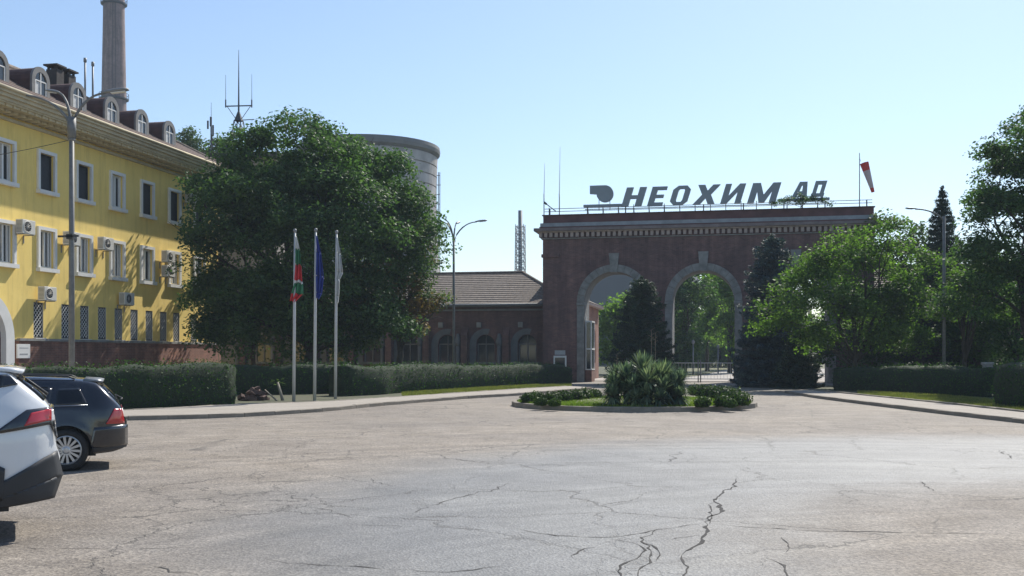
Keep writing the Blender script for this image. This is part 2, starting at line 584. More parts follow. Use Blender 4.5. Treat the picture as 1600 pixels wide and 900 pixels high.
# ------------------------------------------------------------------ foliage helpers
def leaf_arrays(c, n, length, width):
    """flat rhombic leaves: centres c, normals n"""
    N = len(c)
    r = RNG.normal(size=(N, 3))
    t = np.cross(n, r)
    t /= np.linalg.norm(t, axis=1, keepdims=True) + 1e-9
    b = np.cross(n, t)
    L = (length * (0.65 + 0.7 * RNG.random(N)))[:, None]
    W = (width * (0.65 + 0.7 * RNG.random(N)))[:, None]
    v = np.stack([c - t * L * 0.5, c + b * W * 0.5 - t * L * 0.08, c + t * L * 0.5, c - b * W * 0.5 - t * L * 0.08], axis=1).reshape(-1, 3)
    f = np.arange(N * 4, dtype=np.int32).reshape(-1, 4)
    return v, f
def unit(n):
    a = RNG.normal(size=(n, 3))
    return a / np.linalg.norm(a, axis=1, keepdims=True)
def crown_leaves(lobes, density, clump_r, per_clump, leaf, flat=0.6, inner=0.40, sub=1.3):
    """lobes: (cx,cy,cz,rx,ry,rz); clumps of leaves on and inside the lobes' skins"""
    C, Nn = [], []
    L = np.array(lobes, dtype=float)
    for (cx, cy, cz, rx, ry, rz) in lobes:
        area = 4 * pi * ((rx * ry) ** 1.6 / 3 + (rx * rz) ** 1.6 / 3 + (ry * rz) ** 1.6 / 3) ** (1 / 1.6)
        rm = (rx * ry * rz) ** (1 / 3)
        # boughs: rounded sub-masses on the lobe's skin, with dark clefts between them
        ks = max(5, int(5.2 * (rm / sub) ** 2 * 0.62)) if rm > 0.9 else 1
        ds = unit(ks)
        cs = np.array([cx, cy, cz]) + ds * np.array([rx, ry, rz]) * (0.72 + 0.30 * RNG.random(ks))[:, None]
        if ks == 1:
            cs = np.array([[cx, cy, cz]])
        rs = (min(sub, rm * 0.62) if ks > 1 else rm) * (0.7 + 0.6 * RNG.random(ks))
        k = max(6, int(area * density * 1.15))
        w = rs ** 2 / (rs ** 2).sum()
        pick = RNG.choice(ks, size=k, p=w)
        d = unit(k)
        d[:, 2] = np.where(d[:, 2] < -0.35, -d[:, 2], d[:, 2])
        p = cs[pick] + d * (rs[pick] * (0.55 + 0.5 * RNG.random(k)))[:, None] * np.array([1, 1, 0.72])
        # a few scattered inside so the heart of the crown is closed
        kin = int(k * 0.16)
        di = unit(kin)
        p[:kin] = np.array([cx, cy, cz]) + di * np.array([rx, ry, rz]) * (inner + 0.3 * RNG.random(kin))[:, None]
        d[:kin] = di
        keep = np.ones(k, bool)
        for (ax, ay, az, bx, by, bz) in lobes:
            if (ax, ay, az) == (cx, cy, cz):
                continue
            q = ((p - np.array([ax, ay, az])) / np.array([bx, by, bz]))
            keep &= (q ** 2).sum(1) > 0.36
        C.append(p[keep]); Nn.append(d[keep])
    C = np.concatenate(C); Nn = np.concatenate(Nn)
    k = len(C)
    cr = clump_r * (0.55 + 0.9 * RNG.random(k))
    cnt = np.maximum(4, (per_clump * (cr / clump_r) ** 1.7)).astype(int)
    idx = np.repeat(np.arange(k), cnt)
    off = unit(len(idx)) * (RNG.random(len(idx)) ** 0.45)[:, None]
    off[:, 2] *= flat
    pos = C[idx] + off * cr[idx][:, None]
    # each clump's spray hangs a little at its outer rim
    pos[:, 2] -= (off[:, 0] ** 2 + off[:, 1] ** 2) * cr[idx] * 0.25
    nrm = Nn[idx] * 0.6 + np.array([0, 0.12, 0.85]) + RNG.normal(size=(len(idx), 3)) * 0.62
    nrm /= np.linalg.norm(nrm, axis=1, keepdims=True)
    return leaf_arrays(pos, nrm, leaf[0], leaf[1]), C
def limb_mesh(base, height, r0, targets, seed, lean=(0, 0), fork=0.35):
    rnd = random.Random(seed)
    mb = MB()
    b = Vector(base)
    top = b + Vector((lean[0], lean[1], height))
    path = [b + (top - b) * t + Vector((rnd.uniform(-1, 1), rnd.uniform(-1, 1), 0)) * 0.05 * height * t * (1 - t) * 2 for t in (0, 0.04, 0.15, 0.3, 0.5, 0.7, 0.85, 1)]
    mb.tube(path, [r0 * k for k in (1.35, 1.1, 0.95, 0.85, 0.66, 0.45, 0.28, 0.1)], 9)
    for tg in targets:
        t = Vector(tg)
        f = min(0.8, max(fork * rnd.uniform(0.8, 1.5), 0.12))
        s = b + (top - b) * f
        d = t - s
        mid1 = s + d * 0.33 + Vector((rnd.uniform(-.1, .1), rnd.uniform(-.1, .1), 0.10)) * d.length
        mid2 = s + d * 0.68 + Vector((rnd.uniform(-.1, .1), rnd.uniform(-.1, .1), 0.08)) * d.length
        rr = r0 * rnd.uniform(0.32, 0.5)
        mb.tube([s, mid1, mid2, t], [rr, rr * 0.7, rr * 0.42, rr * 0.12], 6)
        for q in range(3):
            e = mid2 + Vector((rnd.uniform(-1, 1), rnd.uniform(-1, 1), rnd.uniform(-.2, .8))) * d.length * 0.3
            mb.tube([mid1 + (mid2 - mid1) * rnd.random(), (mid2 + e) / 2, e], [rr * 0.35, rr * 0.22, rr * 0.06], 5)
    return mb
def broadleaf(name, label, base, h_trunk, r0, lobes, leafm, density=1.1, clump=0.75, per=34, leaf=(0.26, 0.15), group=None, seed=1, lean=(0, 0), ntarget=10, fork=0.3, cat='tree'):
    t = thing(name, label, cat, base, group)
    (v, f), C = crown_leaves(lobes, density, clump, per, leaf)
    rnd = random.Random(seed)
    tg = [tuple(C[rnd.randrange(len(C))]) for _ in range(ntarget)]
    build(limb_mesh(base, h_trunk, r0, tg, seed, lean, fork), 'trunk', BARK, t, smooth=True, fix=False)
    np_mesh('crown', v, f, leafm, t)
    return t
def lobes_px(rows, Z, squash=0.95, depth=1.0):
    """(px, py, radius px[, dZ]) -> lobes in metres at distance Z (+dZ)"""
    out = []
    for r in rows:
        z = Z + (r[3] if len(r) > 3 else 0)
        x, y, h = P(r[0], r[1], z)
        k = r[2] * z / F_PX
        out.append((x, y, h, k, k * depth, k * squash))
    return out
def conifer(name, label, base, height, radius, mat, seed=1, tiers=26, skirt=0.06, leaf=(0.34, 0.07), dens=1.0, group=None, power=0.85):
    t = thing(name, label, 'tree', base, group)
    rnd = random.Random(seed)
    b = Vector(base)
    mb = MB()
    mb.tube([b, b + Vector((0, 0, height * 0.5)), b + Vector((0, 0, height * 0.985))], [radius * 0.09, radius * 0.055, 0.015], 8)
    Cs, Ns, Ds = [], [], []
    for i in range(tiers):
        f = i / (tiers - 1)
        z = height * (skirt + (0.985 - skirt) * f)
        R = radius * ((1 - f) ** power) * rnd.uniform(0.86, 1.08) + 0.06
        nb = max(4, int(11 * (1 - 0.5 * f)))
        a0 = rnd.uniform(0, 6.28)
        for k in range(nb):
            a = a0 + 2 * pi * k / nb + rnd.uniform(-.2, .2)
            RR = R * rnd.uniform(0.72, 1.12)
            dirv = np.array([cos(a), sin(a), 0])
            droop = rnd.uniform(0.12, 0.3)
            n = max(10, int(RR * 95 * dens))
            s = RNG.random(n) ** 0.75
            wid = 0.12 + 0.30 * RR * s * (1.15 - s)
            side = RNG.normal(size=n) * wid * 0.55
            p = np.outer(s * RR, dirv)
            p += np.outer(side, np.array([-sin(a), cos(a), 0]))
            p[:, 2] = z - droop * RR * s + 0.20 * RR * s ** 3 - np.abs(side) * 0.25 + RNG.normal(size=n) * 0.05
            Cs.append(p + np.array(base))
            nn = np.tile(np.array([0, 0, 1.0]), (n, 1)) + RNG.normal(size=(n, 3)) * 0.55
            Ns.append(nn / np.linalg.norm(nn, axis=1, keepdims=True))
            e = b + Vector((cos(a) * RR * 0.8, sin(a) * RR * 0.8, z - droop * RR * 0.6))
            if k % 2 == 0:
                mb.tube([b + Vector((0, 0, z)), e], [0.03 + 0.012 * RR, 0.01], 4, cap=False)
    v, f_ = leaf_arrays(np.concatenate(Cs), np.concatenate(Ns), leaf[0], leaf[1])
    build(mb, 'trunk', BARK, t, smooth=True, fix=False)
    np_mesh('crown', v, f_, mat, t)
    return t
def hedge(name, label, front, depth, h, mat, mcore, leaf=(0.075, 0.045), dens=240, z0=0.1, group=None, hfun=None):
    """clipped hedge along the front line (2D, runs left to right seen from the road); depth goes away from the road"""
    pl = spline(front, 0.35)
    t = thing(name, label, 'hedge', (pl[0][0], pl[0][1], z0), group)
    rows = []
    for i, p in enumerate(pl):
        a = pl[max(i - 1, 0)]; b = pl[min(i + 1, len(pl) - 1)]
        d = Vector((b[0] - a[0], b[1] - a[1])).normalized()
        nrm = Vector((-d.y, d.x))
        H = h if hfun is None else hfun(i / (len(pl) - 1))
        H += 0.035 * sin(i * 0.9) + 0.05 * sin(i * 0.23 + front[0][0]) + random.uniform(-0.045, 0.045)
        prof = [(0.07, 0), (0.0, 0.25 * H), (-0.02, 0.55 * H), (0.02, 0.86 * H), (0.12, 0.97 * H), (0.3 * depth, H), (0.7 * depth, H), (depth - 0.1, 0.96 * H), (depth, 0.8 * H), (depth, 0)]
        rows.append([(p[0] + nrm.x * (o + random.uniform(-.035, .035)), p[1] + nrm.y * (o + random.uniform(-.035, .035)), z0 + z + random.uniform(-.03, .03) * (z > 0)) for (o, z) in prof])
    A = np.array(rows)
    n, m = A.shape[:2]
    mb = MB()
    mb.v = [tuple(x) for x in A.reshape(-1, 3)]
    for i in range(n - 1):
        for j in range(m - 1):
            mb.f.append([i * m + j, (i + 1) * m + j, (i + 1) * m + j + 1, i * m + j + 1])
    mb.f.append([j for j in range(m)])
    mb.f.append([(n - 1) * m + j for j in range(m)][::-1])
    build(mb, 'core', mcore, t, smooth=True, fix=True)
    # leaf skin
    quads = []
    for i in range(n - 1):
        for j in range(m - 1):
            quads.append((A[i, j], A[i + 1, j], A[i + 1, j + 1], A[i, j + 1]))
    for e in (0, n - 1):                       # the two clipped ends
        for j in range(m // 2):
            quads.append((A[e, j], A[e, m - 1 - j], A[e, max(m - 2 - j, 0)], A[e, j + 1]))
    Q = np.array(quads)
    ar = np.linalg.norm(np.cross(Q[:, 1] - Q[:, 0], Q[:, 3] - Q[:, 0]), axis=1)
    cnt = RNG.poisson(ar * dens)
    idx = np.repeat(np.arange(len(Q)), cnt)
    s, q = RNG.random(len(idx))[:, None], RNG.random(len(idx))[:, None]
    p = (Q[idx, 0] * (1 - s) + Q[idx, 1] * s) * (1 - q) + (Q[idx, 3] * (1 - s) + Q[idx, 2] * s) * q
    nn = np.cross(Q[:, 1] - Q[:, 0], Q[:, 3] - Q[:, 0])
    nn /= np.linalg.norm(nn, axis=1, keepdims=True) + 1e-9
    cen = A.reshape(-1, 3).mean(0)
    nq = nn[idx]
    # outward: away from the row's own axis
    ax = A.mean(1)
    near = ax[np.clip((idx // (m - 1)), 0, n - 1)]
    sg = np.sign(((p - near) * nq).sum(1))[:, None]
    nq = nq * sg
    p = p + nq * (RNG.random(len(idx)) ** 5 * 0.2 - 0.01)[:, None]
    n2 = nq + RNG.normal(size=nq.shape) * 0.7 + np.array([0, 0, 0.3])
    n2 /= np.linalg.norm(n2, axis=1, keepdims=True)
    v, f = leaf_arrays(p, n2, leaf[0], leaf[1])
    np_mesh('foliage', v, f, mat, t)
    return t
def grass_patch(name, pts_fn, count, h, mat, label, z0):
    """upright blades; pts_fn(n) -> (n,2)"""
    xy = pts_fn(count)
    N = len(xy)
    a = RNG.random(N) * 2 * pi
    hh_ = h * (0.5 + RNG.random(N))
    w = 0.012 + 0.01 * RNG.random(N)
    lean = RNG.normal(size=(N, 2)) * (h * 0.35)
    b = np.concatenate([xy, np.full((N, 1), z0)], axis=1)
    side = np.stack([np.cos(a) * w, np.sin(a) * w, np.zeros(N)], axis=1)
    tip = b + np.stack([lean[:, 0], lean[:, 1], hh_], axis=1)
    v = np.stack([b - side, b + side, tip], axis=1).reshape(-1, 3)
    o = np_mesh(name, v, np.arange(N * 3, dtype=np.int32).reshape(-1, 3), mat)
    struct(o, 'stuff', label)
    o['category'] = 'grass'
    return o
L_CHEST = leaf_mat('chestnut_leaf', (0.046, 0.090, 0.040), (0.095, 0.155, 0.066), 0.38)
L_CHESTB = leaf_mat('browning_leaf', (0.042, 0.085, 0.03), (0.09, 0.14, 0.045), 0.36, brown=(0.17, 0.105, 0.05), brown_amt=0.45)
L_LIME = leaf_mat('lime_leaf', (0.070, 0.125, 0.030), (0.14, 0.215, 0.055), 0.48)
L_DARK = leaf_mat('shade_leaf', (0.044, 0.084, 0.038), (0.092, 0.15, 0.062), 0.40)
L_FAR = leaf_mat('far_leaf', (0.05, 0.08, 0.035), (0.09, 0.13, 0.05), 0.35)
L_ALLEY = leaf_mat('alley_leaf', (0.085, 0.14, 0.04), (0.16, 0.235, 0.07), 0.58)
L_SPRUCE = leaf_mat('blue_spruce_needle', (0.046, 0.072, 0.088), (0.105, 0.15, 0.185), 0.10)
L_FIR = leaf_mat('dark_spruce_needle', (0.024, 0.045, 0.036), (0.058, 0.092, 0.066), 0.14)
L_HEDGE = leaf_mat('hedge_leaf', (0.012, 0.040, 0.010), (0.055, 0.12, 0.022), 0.35)
L_BOX = leaf_mat('box_leaf', (0.03, 0.06, 0.014), (0.07, 0.11, 0.03), 0.22)
L_YUCCA = leaf_mat('yucca_blade', (0.06, 0.11, 0.075), (0.22, 0.28, 0.20), 0.3, tcol=(1.2, 1.3, 0.8), rough=0.4)
L_GRASS = leaf_mat('grass_blade', (0.10, 0.155, 0.025), (0.17, 0.215, 0.05), 0.4)
L_DRYG = leaf_mat('dry_grass_blade', (0.12, 0.14, 0.04), (0.22, 0.20, 0.085), 0.35)
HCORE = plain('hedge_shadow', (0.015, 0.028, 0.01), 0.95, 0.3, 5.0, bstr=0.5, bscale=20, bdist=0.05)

# ================================================================== SETTING
def sheet(name, pts, z, mat):
    mb = MB()
    mb.poly([(p[0], p[1], z) for p in pts])
    o = build(mb, name, mat)
    if o.data.polygons[0].normal.z < 0:
        o.data.flip_normals()
    return struct(o)
sheet('ground', [(-1500, -300), (1500, -300), (1500, 3000), (-1500, 3000)], -0.06, MATS['field'])
road = sheet('road', [(-60, -40), (60, -40), (60, 110), (-60, 110)], 0.0, MATS['asphalt'])

WALK_H = 0.12
left_kerb = [Vector(G(*p)) for p in ((-160, 667), (0, 662), (200, 657), (360, 652.6), (498, 644), (590, 635), (647, 630), (734, 623), (820, 617.5), (880, 612.5), (925, 608.5))]
left_back = [Vector(G(p[0], p[1], WALK_H)) for p in ((-160, 648), (0, 645), (200, 640.5), (360, 632), (504, 627), (619, 620), (734, 612.5), (820, 607), (890, 603))]
right_kerb = [Vector(G(*p)) for p in ((1226, 614.5), (1252, 618.5), (1280, 623), (1369, 634.5), (1458, 645.5), (1600, 662), (1780, 682))]
right_back = [Vector(G(p[0], p[1], WALK_H)) for p in ((1262, 609), (1335, 616.2), (1480, 631), (1600, 644), (1780, 662))]
lk, lb = spline(left_kerb, 0.5), spline(left_back, 0.5)
rk, rb = spline(right_kerb, 0.5), spline(right_back, 0.5)
lk_in, rk_in = offset(lk, 0.15), offset(rk, 0.15)
sheet('pavement_left', lk_in + list(reversed(lb)), WALK_H - 0.004, MATS['pavement'])
sheet('pavement_right', rk_in + list(reversed(rb)), WALK_H - 0.004, MATS['pavement'])
gate_u0, gate_u1, gate_v, gate_t = -12.06, 8.66, 68.2, 2.5
sheet('verge_left', lb + [Vector((-9.9, 66.5)), Vector((-9.9, 140)), Vector((-90, 140)), Vector((-90, 5))], 0.10, MATS['soil'])
sheet('verge_right', [Vector((7.0, 66.8))] + rb + [Vector((60, 20)), Vector((60, 66.8))], 0.10, MATS['soil'])
sheet('avenue_beyond', [(-9.8, 70.9), (20, 70.9), (60, 140), (-9.8, 140)], 0.03, MATS['pale_road'])
bl = [Vector(G(*p)) for p in ((1062, 590.5), (1090, 588), (1152, 574.5), (1190, 569))]
sheet('lawn_beyond', bl + [Vector((40, 220)), Vector((-9.8, 220)), Vector((-9.8, 80))], 0.06, MATS['turf'])
fc = offset(spline([G(p[0], p[1], 0.1) for p in ((-120, 645), (40, 643), (200, 638.5), (300, 634.5), (372, 631))], 1.0), 1.7)
sheet('bounce_forecourt', [Vector((-29.35, 22)), Vector((-29.35, 57))] + [Vector((-24, 57)), Vector((-23, 50))] + fc[::-1], 0.112, MATS['pale_road'])  # unseen pale paving, added to bounce sunlight up onto the shaded facade
# sunny turf strips beside the pavements
strip_l = [Vector(G(p[0], p[1], 0.11)) for p in ((628, 619.3), (734, 612.4), (820, 606.9), (893, 602.7))]
strip_lb = [Vector(G(p[0], p[1], 0.11)) for p in ((628, 613.5), (734, 606.5), (820, 602), (893, 599.5))]
sheet('turf_strip_left', strip_l + strip_lb[::-1], 0.106, MATS['turf'])
strip_r = [Vector(G(p[0], p[1], 0.11)) for p in ((1340, 616.5), (1480, 630.6), (1600, 643.6), (1720, 655.5))]
strip_rb = [Vector(G(p[0], p[1], 0.11)) for p in ((1340, 611), (1480, 618.5), (1600, 630), (1720, 640))]
sheet('turf_strip_right', strip_r + strip_rb[::-1], 0.106, MATS['turf'])

def kerb_row(name, pl, height, width, parent_label, step=1.0, closed=False, z0=-0.04):
    """one stone per step, each its own object sharing a mesh"""
    root = bpy.data.objects.new(name, None)
    col.objects.link(root)
    LOCAL.add(root.name)
    struct(root)
    ml = []
    for q in range(4):
        mb = MB()
        L = step * 0.5 - 0.006
        rr = 0.018
        j = lambda: random.uniform(-0.006, 0.006)
        prof = [(0, z0), (0, height - rr), (rr * 0.4, height - rr * 0.3), (rr * 1.6, height), (width, height), (width, z0)]
        a = [(-L + j(), y + j(), z + j() * (z > 0)) for y, z in prof]
        b = [(L + j(), y + j(), z + j() * (z > 0)) for y, z in prof]
        k = len(prof)
        mb.v = a + b
        mb.f = [list(range(k))[::-1], [k + i for i in range(k)]] + [[i, (i + 1) % k, k + (i + 1) % k, k + i] for i in range(k)]
        me = bpy.data.meshes.new('kerb_stone')
        me.from_pydata(mb.v, [], mb.f)
        me.materials.append(KERB)
        ml.append(me)
    pts = pl + ([pl[0]] if closed else [])
    for i in range(len(pts) - 1):
        a, b = pts[i], pts[i + 1]
        d = b - a
        if d.length < step * 0.5:
            continue
        o = bpy.data.objects.new('kerb_stone', ml[i % 4])
        o.parent = root
        o.location = ((a[0] + b[0]) / 2, (a[1] + b[1]) / 2, random.uniform(-0.006, 0.006))
        o.rotation_euler = (0, 0, atan2(d[1], d[0]) + random.uniform(-0.006, 0.006))
        o.scale = (d.length / step, 1, 1)
        col.objects.link(o)
    return root
kerb_row('kerb_left', spline(left_kerb, 1.0), WALK_H, 0.15, 'left')
kerb_row('kerb_right', spline(right_kerb, 1.0), WALK_H, 0.15, 'right')
kerb_row('edging_right', spline(right_back, 1.0), WALK_H + 0.05, 0.09, 'right')
kerb_row('edging_left', spline(left_back, 1.0), WALK_H + 0.012, 0.09, 'left')

# traffic island
isl_c = Vector(site((989 - 800) / F_PX * 36.6, 36.6))
ISL_R = 4.2
ring = [Vector((isl_c.x + ISL_R * cos(-2 * pi * k / 28), isl_c.y + ISL_R * sin(-2 * pi * k / 28))) for k in range(28)]
kerb_row('kerb_island', ring[::-1], 0.16, 0.16, 'island', step=2 * ISL_R * sin(pi / 28), closed=True)
mb = MB()
k = 40
cz = [(0, 0.22), (1.5, 0.21), (3.0, 0.17), (ISL_R - 0.12, 0.135)]
mb.revolve(cz[1:], k, (isl_c.x, isl_c.y, 0))
mb.poly([(isl_c.x + 1.5 * cos(2 * pi * i / k), isl_c.y + 1.5 * sin(2 * pi * i / k), 0.21) for i in range(k)])
struct(build(mb, 'island_turf', MATS['turf'], smooth=True))

# cracks in the road, traced where they run, each its own ribbon
HAIR = plain('hairline_fill', (0.05, 0.046, 0.042), 0.95, 0.3, 8.0, bstr=0)
def crack(px_pts, w0, w1, jit=0.05):
    pts = spline([Vector(G(*p)) for p in px_pts], 0.07)
    rnd = random.Random(len(px_pts) * 97 + int(px_pts[0][0]))
    a, b = [], []
    dx = dy = 0
    for i, p in enumerate(pts):
        t = pts[min(i + 1, len(pts) - 1)] - pts[max(i - 1, 0)]
        t = Vector((t[0], t[1])).normalized()
        n = Vector((-t.y, t.x))
        dx = dx * 0.6 + rnd.gauss(0, jit * 0.75)
        f = i / max(1, len(pts) - 1)
        w = (w0 + (w1 - w0) * f) * rnd.uniform(0.15, 1.7) * (0.40 if w1 > 0.025 or w0 > 0.025 else 0.52) * min(1, 4 * min(f, 1 - f) + 0.15)
        c = Vector((p[0], p[1])) + n * dx
        a.append(c + n * w); b.append(c - n * w)
    mb = MB()
    z = 0.004
    mb.v = [(q.x, q.y, z) for q in a] + [(q.x, q.y, z) for q in b]
    m = len(a)
    mb.f = [[i, i + 1, m + i + 1, m + i] for i in range(m - 1)]
    build(mb, 'crack', CRACK if max(w0, w1) > 0.025 else HAIR, road, fix=False)
CR = [
    ([(1152, 742), (1143, 758), (1128, 770), (1117, 784), (1124, 796), (1112, 806), (1102, 818)], 0.012, 0.06, 0.03),
    ([(1102, 818), (1104, 830), (1096, 845), (1086, 856), (1066, 868)], 0.06, 0.018, 0.02),
    ([(1117, 784), (1108, 789), (1112, 799), (1103, 818)], 0.015, 0.03, 0.02),
    ([(1102, 817), (1140, 822), (1200, 826), (1290, 830), (1400, 832), (1520, 834), (1640, 839)], 0.026, 0.010, 0.015),
    ([(795, 826), (840, 833), (890, 838), (945, 841), (985, 836), (1040, 826), (1102, 818)], 0.016, 0.012, 0.03),
    ([(945, 841), (985, 848), (1003, 860), (996, 873), (968, 884), (962, 893), (985, 905)], 0.014, 0.03, 0.03),
    ([(1010, 848), (1020, 856), (1030, 864), (1016, 876)], 0.03, 0.014, 0.03),
    ([(1000, 905), (1004, 886), (1012, 860), (1010, 838), (1028, 826)], 0.02, 0.012, 0.03),
    ([(1066, 868), (1076, 882), (1070, 890), (1066, 905)], 0.02, 0.02, 0.025),
    ([(1218, 838), (1232, 850), (1228, 864)], 0.016, 0.012, 0.03),
    ([(1198, 872), (1216, 880), (1224, 892), (1220, 905)], 0.022, 0.022, 0.03),
    ([(800, 755), (770, 766), (730, 775), (690, 786), (650, 797), (600, 812)], 0.02, 0.008, 0.05),
    ([(545, 820), (600, 823), (700, 825), (760, 828), (800, 834)], 0.012, 0.010, 0.03),
    ([(415, 872), (450, 880), (520, 884), (600, 888), (700, 893), (770, 886), (800, 880)], 0.012, 0.014, 0.03),
    ([(520, 742), (560, 746), (600, 756), (640, 757)], 0.012, 0.008, 0.05),
    ([(470, 790), (500, 797), (545, 807), (600, 812)], 0.012, 0.008, 0.05),
    ([(800, 727), (870, 727), (960, 729), (1020, 731)], 0.02, 0.01, 0.06),
    ([(655, 706), (690, 712), (740, 722), (800, 727)], 0.014, 0.012, 0.06),
    ([(520, 714), (600, 712), (640, 718)], 0.012, 0.008, 0.06),
    ([(200, 692), (300, 693), (345, 694)], 0.012, 0.010, 0.05),
    ([(300, 712), (345, 705), (400, 694), (430, 690)], 0.008, 0.012, 0.05),
    ([(1040, 722), (1050, 716), (1062, 705)], 0.02, 0.012, 0.05),
    ([(1435, 752), (1450, 760), (1462, 768)], 0.016, 0.010, 0.03),
    ([(1560, 703), (1575, 711), (1585, 718)], 0.022, 0.012, 0.05),
    ([(918, 788), (930, 793), (975, 787), (1000, 783)], 0.012, 0.010, 0.04),
    ([(230, 886), (270, 893), (310, 898)], 0.012, 0.010, 0.03),
    ([(0, 852), (60, 857), (170, 860), (330, 856)], 0.01, 0.008, 0.03),
    ([(360, 795), (420, 790), (480, 791)], 0.008, 0.01, 0.05),
    ([(985, 848), (1060, 842), (1102, 835)], 0.008, 0.008, 0.03),
    ([(895, 872), (905, 862), (935, 855)], 0.014, 0.010, 0.03),
]
for c_ in CR:
    crack(*c_)
# ================================================================== YELLOW OFFICE BUILDING
FU = -29.5                                           # facade plane
B = thing('office_building', 'long yellow three storey office building with red brick plinth and dormers', 'building', (FU, 45, 0))
V0, V1 = 22.0, 57.4
WT = 11.75                                           # wall top
cols3 = [onU(72, FU)[0] + 2.725 * k for k in range(-6, 7) if V0 + 1 < onU(72, FU)[0] + 2.725 * k < V1 - 0.9]
cols1 = [onU(x, FU)[0] for x in (60, 103, 132, 159.5, 185, 209.5, 233, 255, 275.5, 303)]
holes = []
W3 = (0.50, 9.00, 10.58); W2 = (0.50, 5.60, 7.22); W1 = (0.33, 2.50, 4.05)
for v in cols3:
    holes.append((v - W3[0], v + W3[0], W3[1], W3[2]))
    if v > 36.5:
        holes.append((v - W2[0], v + W2[0], W2[1], W2[2]))
for v in cols1:
    holes.append((v - W1[0], v + W1[0], W1[1], W1[2]))
def holed_wall(mb, u, y0, y1, z0, z1, holes, reveal):
    ys = sorted({y0, y1} | {h[0] for h in holes} | {h[1] for h in holes})
    zs = sorted({z0, z1} | {h[2] for h in holes} | {h[3] for h in holes})
    for i in range(len(ys) - 1):
        for j in range(len(zs) - 1):
            cy, cz_ = (ys[i] + ys[i + 1]) / 2, (zs[j] + zs[j + 1]) / 2
            if any(h[0] < cy < h[1] and h[2] < cz_ < h[3] for h in holes):
                continue
            mb.poly([(u, ys[i], zs[j]), (u, ys[i + 1], zs[j]), (u, ys[i + 1], zs[j + 1]), (u, ys[i], zs[j + 1])])
    for (a, b, c, d) in holes:
        for p, q in (((a, c), (b, c)), ((b, c), (b, d)), ((b, d), (a, d)), ((a, d), (a, c))):
            mb.poly([(u, p[0], p[1]), (u, q[0], q[1]), (u - reveal, q[0], q[1]), (u - reveal, p[0], p[1])])
mb = MB()
holed_wall(mb, FU, V0, V1, 2.42, WT, holes, 0.30)
mb.box(FU - 12, FU - 0.35, V0, V1 - 0.0, 0.0, WT)
build(mb, 'wall', MATS['yellow_stucco'], B, fix=False)
mb = MB()
mb.box(FU - 0.30, FU + 0.10, 39.4, V1 + 0.02, 0, 2.36)
mb.box(FU - 0.30, FU + 0.10, V0, 35.2, 0, 2.36)
build(mb, 'plinth', MATS['plinth_brick'], B)
mb = MB()
mb.box(FU - 0.28, FU + 0.17, 39.4, V1 + 0.05, 2.36, 2.47)
build(mb, 'plinth_coping', STONE, B)
# cornice: stepped mouldings, then the modillions under it
mb = MB()
for (o, z0_, z1_) in ((0.10, 11.50, 11.62), (1.02, 11.99, 12.12), (1.14, 12.122, 12.26), (1.24, 12.262, 12.40)):
    mb.box(FU - 0.2, FU + o, V0, V1 + o, z0_, z1_)
build(mb, 'cornice', CREAM, B)
mb = MB()
mb.box(FU - 0.2, FU + 0.96, V0, V1 + 0.96, 11.92, 11.988)
build(mb, 'soffit', SOFFIT, B)
mb = MB()
mb.box(0, 0.88, -0.18, 0.18, -0.10, 0)
mb.box(0, 0.50, -0.16, 0.16, -0.20, -0.103)
mod = None
v = 35.0
while v < V1:
    if mod is None:
        mod = build(mb, 'modillion', SOFFIT, B)
        mod0 = mod
    else:
        mod = mod0.copy(); col.objects.link(mod)
    mod.location = Vector((FU + 0.002, v, 11.918)) - Vector(B.location)
    v += 0.46
mb = MB()
mb.tube([(FU + 1.28, V0, 12.43), (FU + 1.28, V1 + 1.2, 12.43)], 0.07, 8)
mb.tube([(FU + 0.06, V1 - 0.25, 0.3), (FU + 0.12, V1 - 0.25, 11.5), (FU + 0.9, V1 - 0.25, 12.3)], 0.055, 8)
build(mb, 'gutter', CREAM, B, smooth=True)
# hipped roof in overlapping tile courses
RZ, RUg, RVg = 16.0, FU - 5.5, 52.0
mb = MB()
EV0 = (FU + 1.22, 12.41)
n = 15
for i in range(n):
    a, b = i / n, (i + 1) / n
    def rp(t, lift):
        return (EV0[0] + (RUg - EV0[0]) * t, EV0[1] + (RZ - EV0[1]) * t + lift)
    (ua, za), (ub, zb) = rp(a, 0.035), rp(b + 0.15 / n, 0.0)
    va, vb = V1 + 1.0 + (RVg - V1 - 1.0) * a, V1 + 1.0 + (RVg - V1 - 1.0) * b
    mb.poly([(ua, V0, za), (ua, va, za), (ub, vb, zb), (ub, V0, zb)])
    mb.poly([(ua, V0, za), (ua, va, za), (ua, va, za - 0.035), (ua, V0, za - 0.035)])
    ua2, ub2 = -12.0 - 1.0 + FU - (ua - EV0[0]), FU - 13.0 - (ub - EV0[0])
    mb.poly([(ua, va, za), (ua2, va, za), (ub2, vb, zb), (ub, vb, zb)])
    mb.poly([(ua2, V0, za), (ua2, va, za), (ub2, vb, zb), (ub2, V0, zb)])
build(mb, 'roof', ROOFD, B, fix=False)
mb = MB()
mb.tube([(RUg, V0, RZ + 0.05), (RUg, RVg, RZ + 0.05)], 0.13, 7)
mb.tube([(RUg, RVg, RZ + 0.05), (FU + 1.0, V1 + 1.0, 12.52)], 0.11, 7)
build(mb, 'ridge_tile', ROOFT, B, smooth=True)
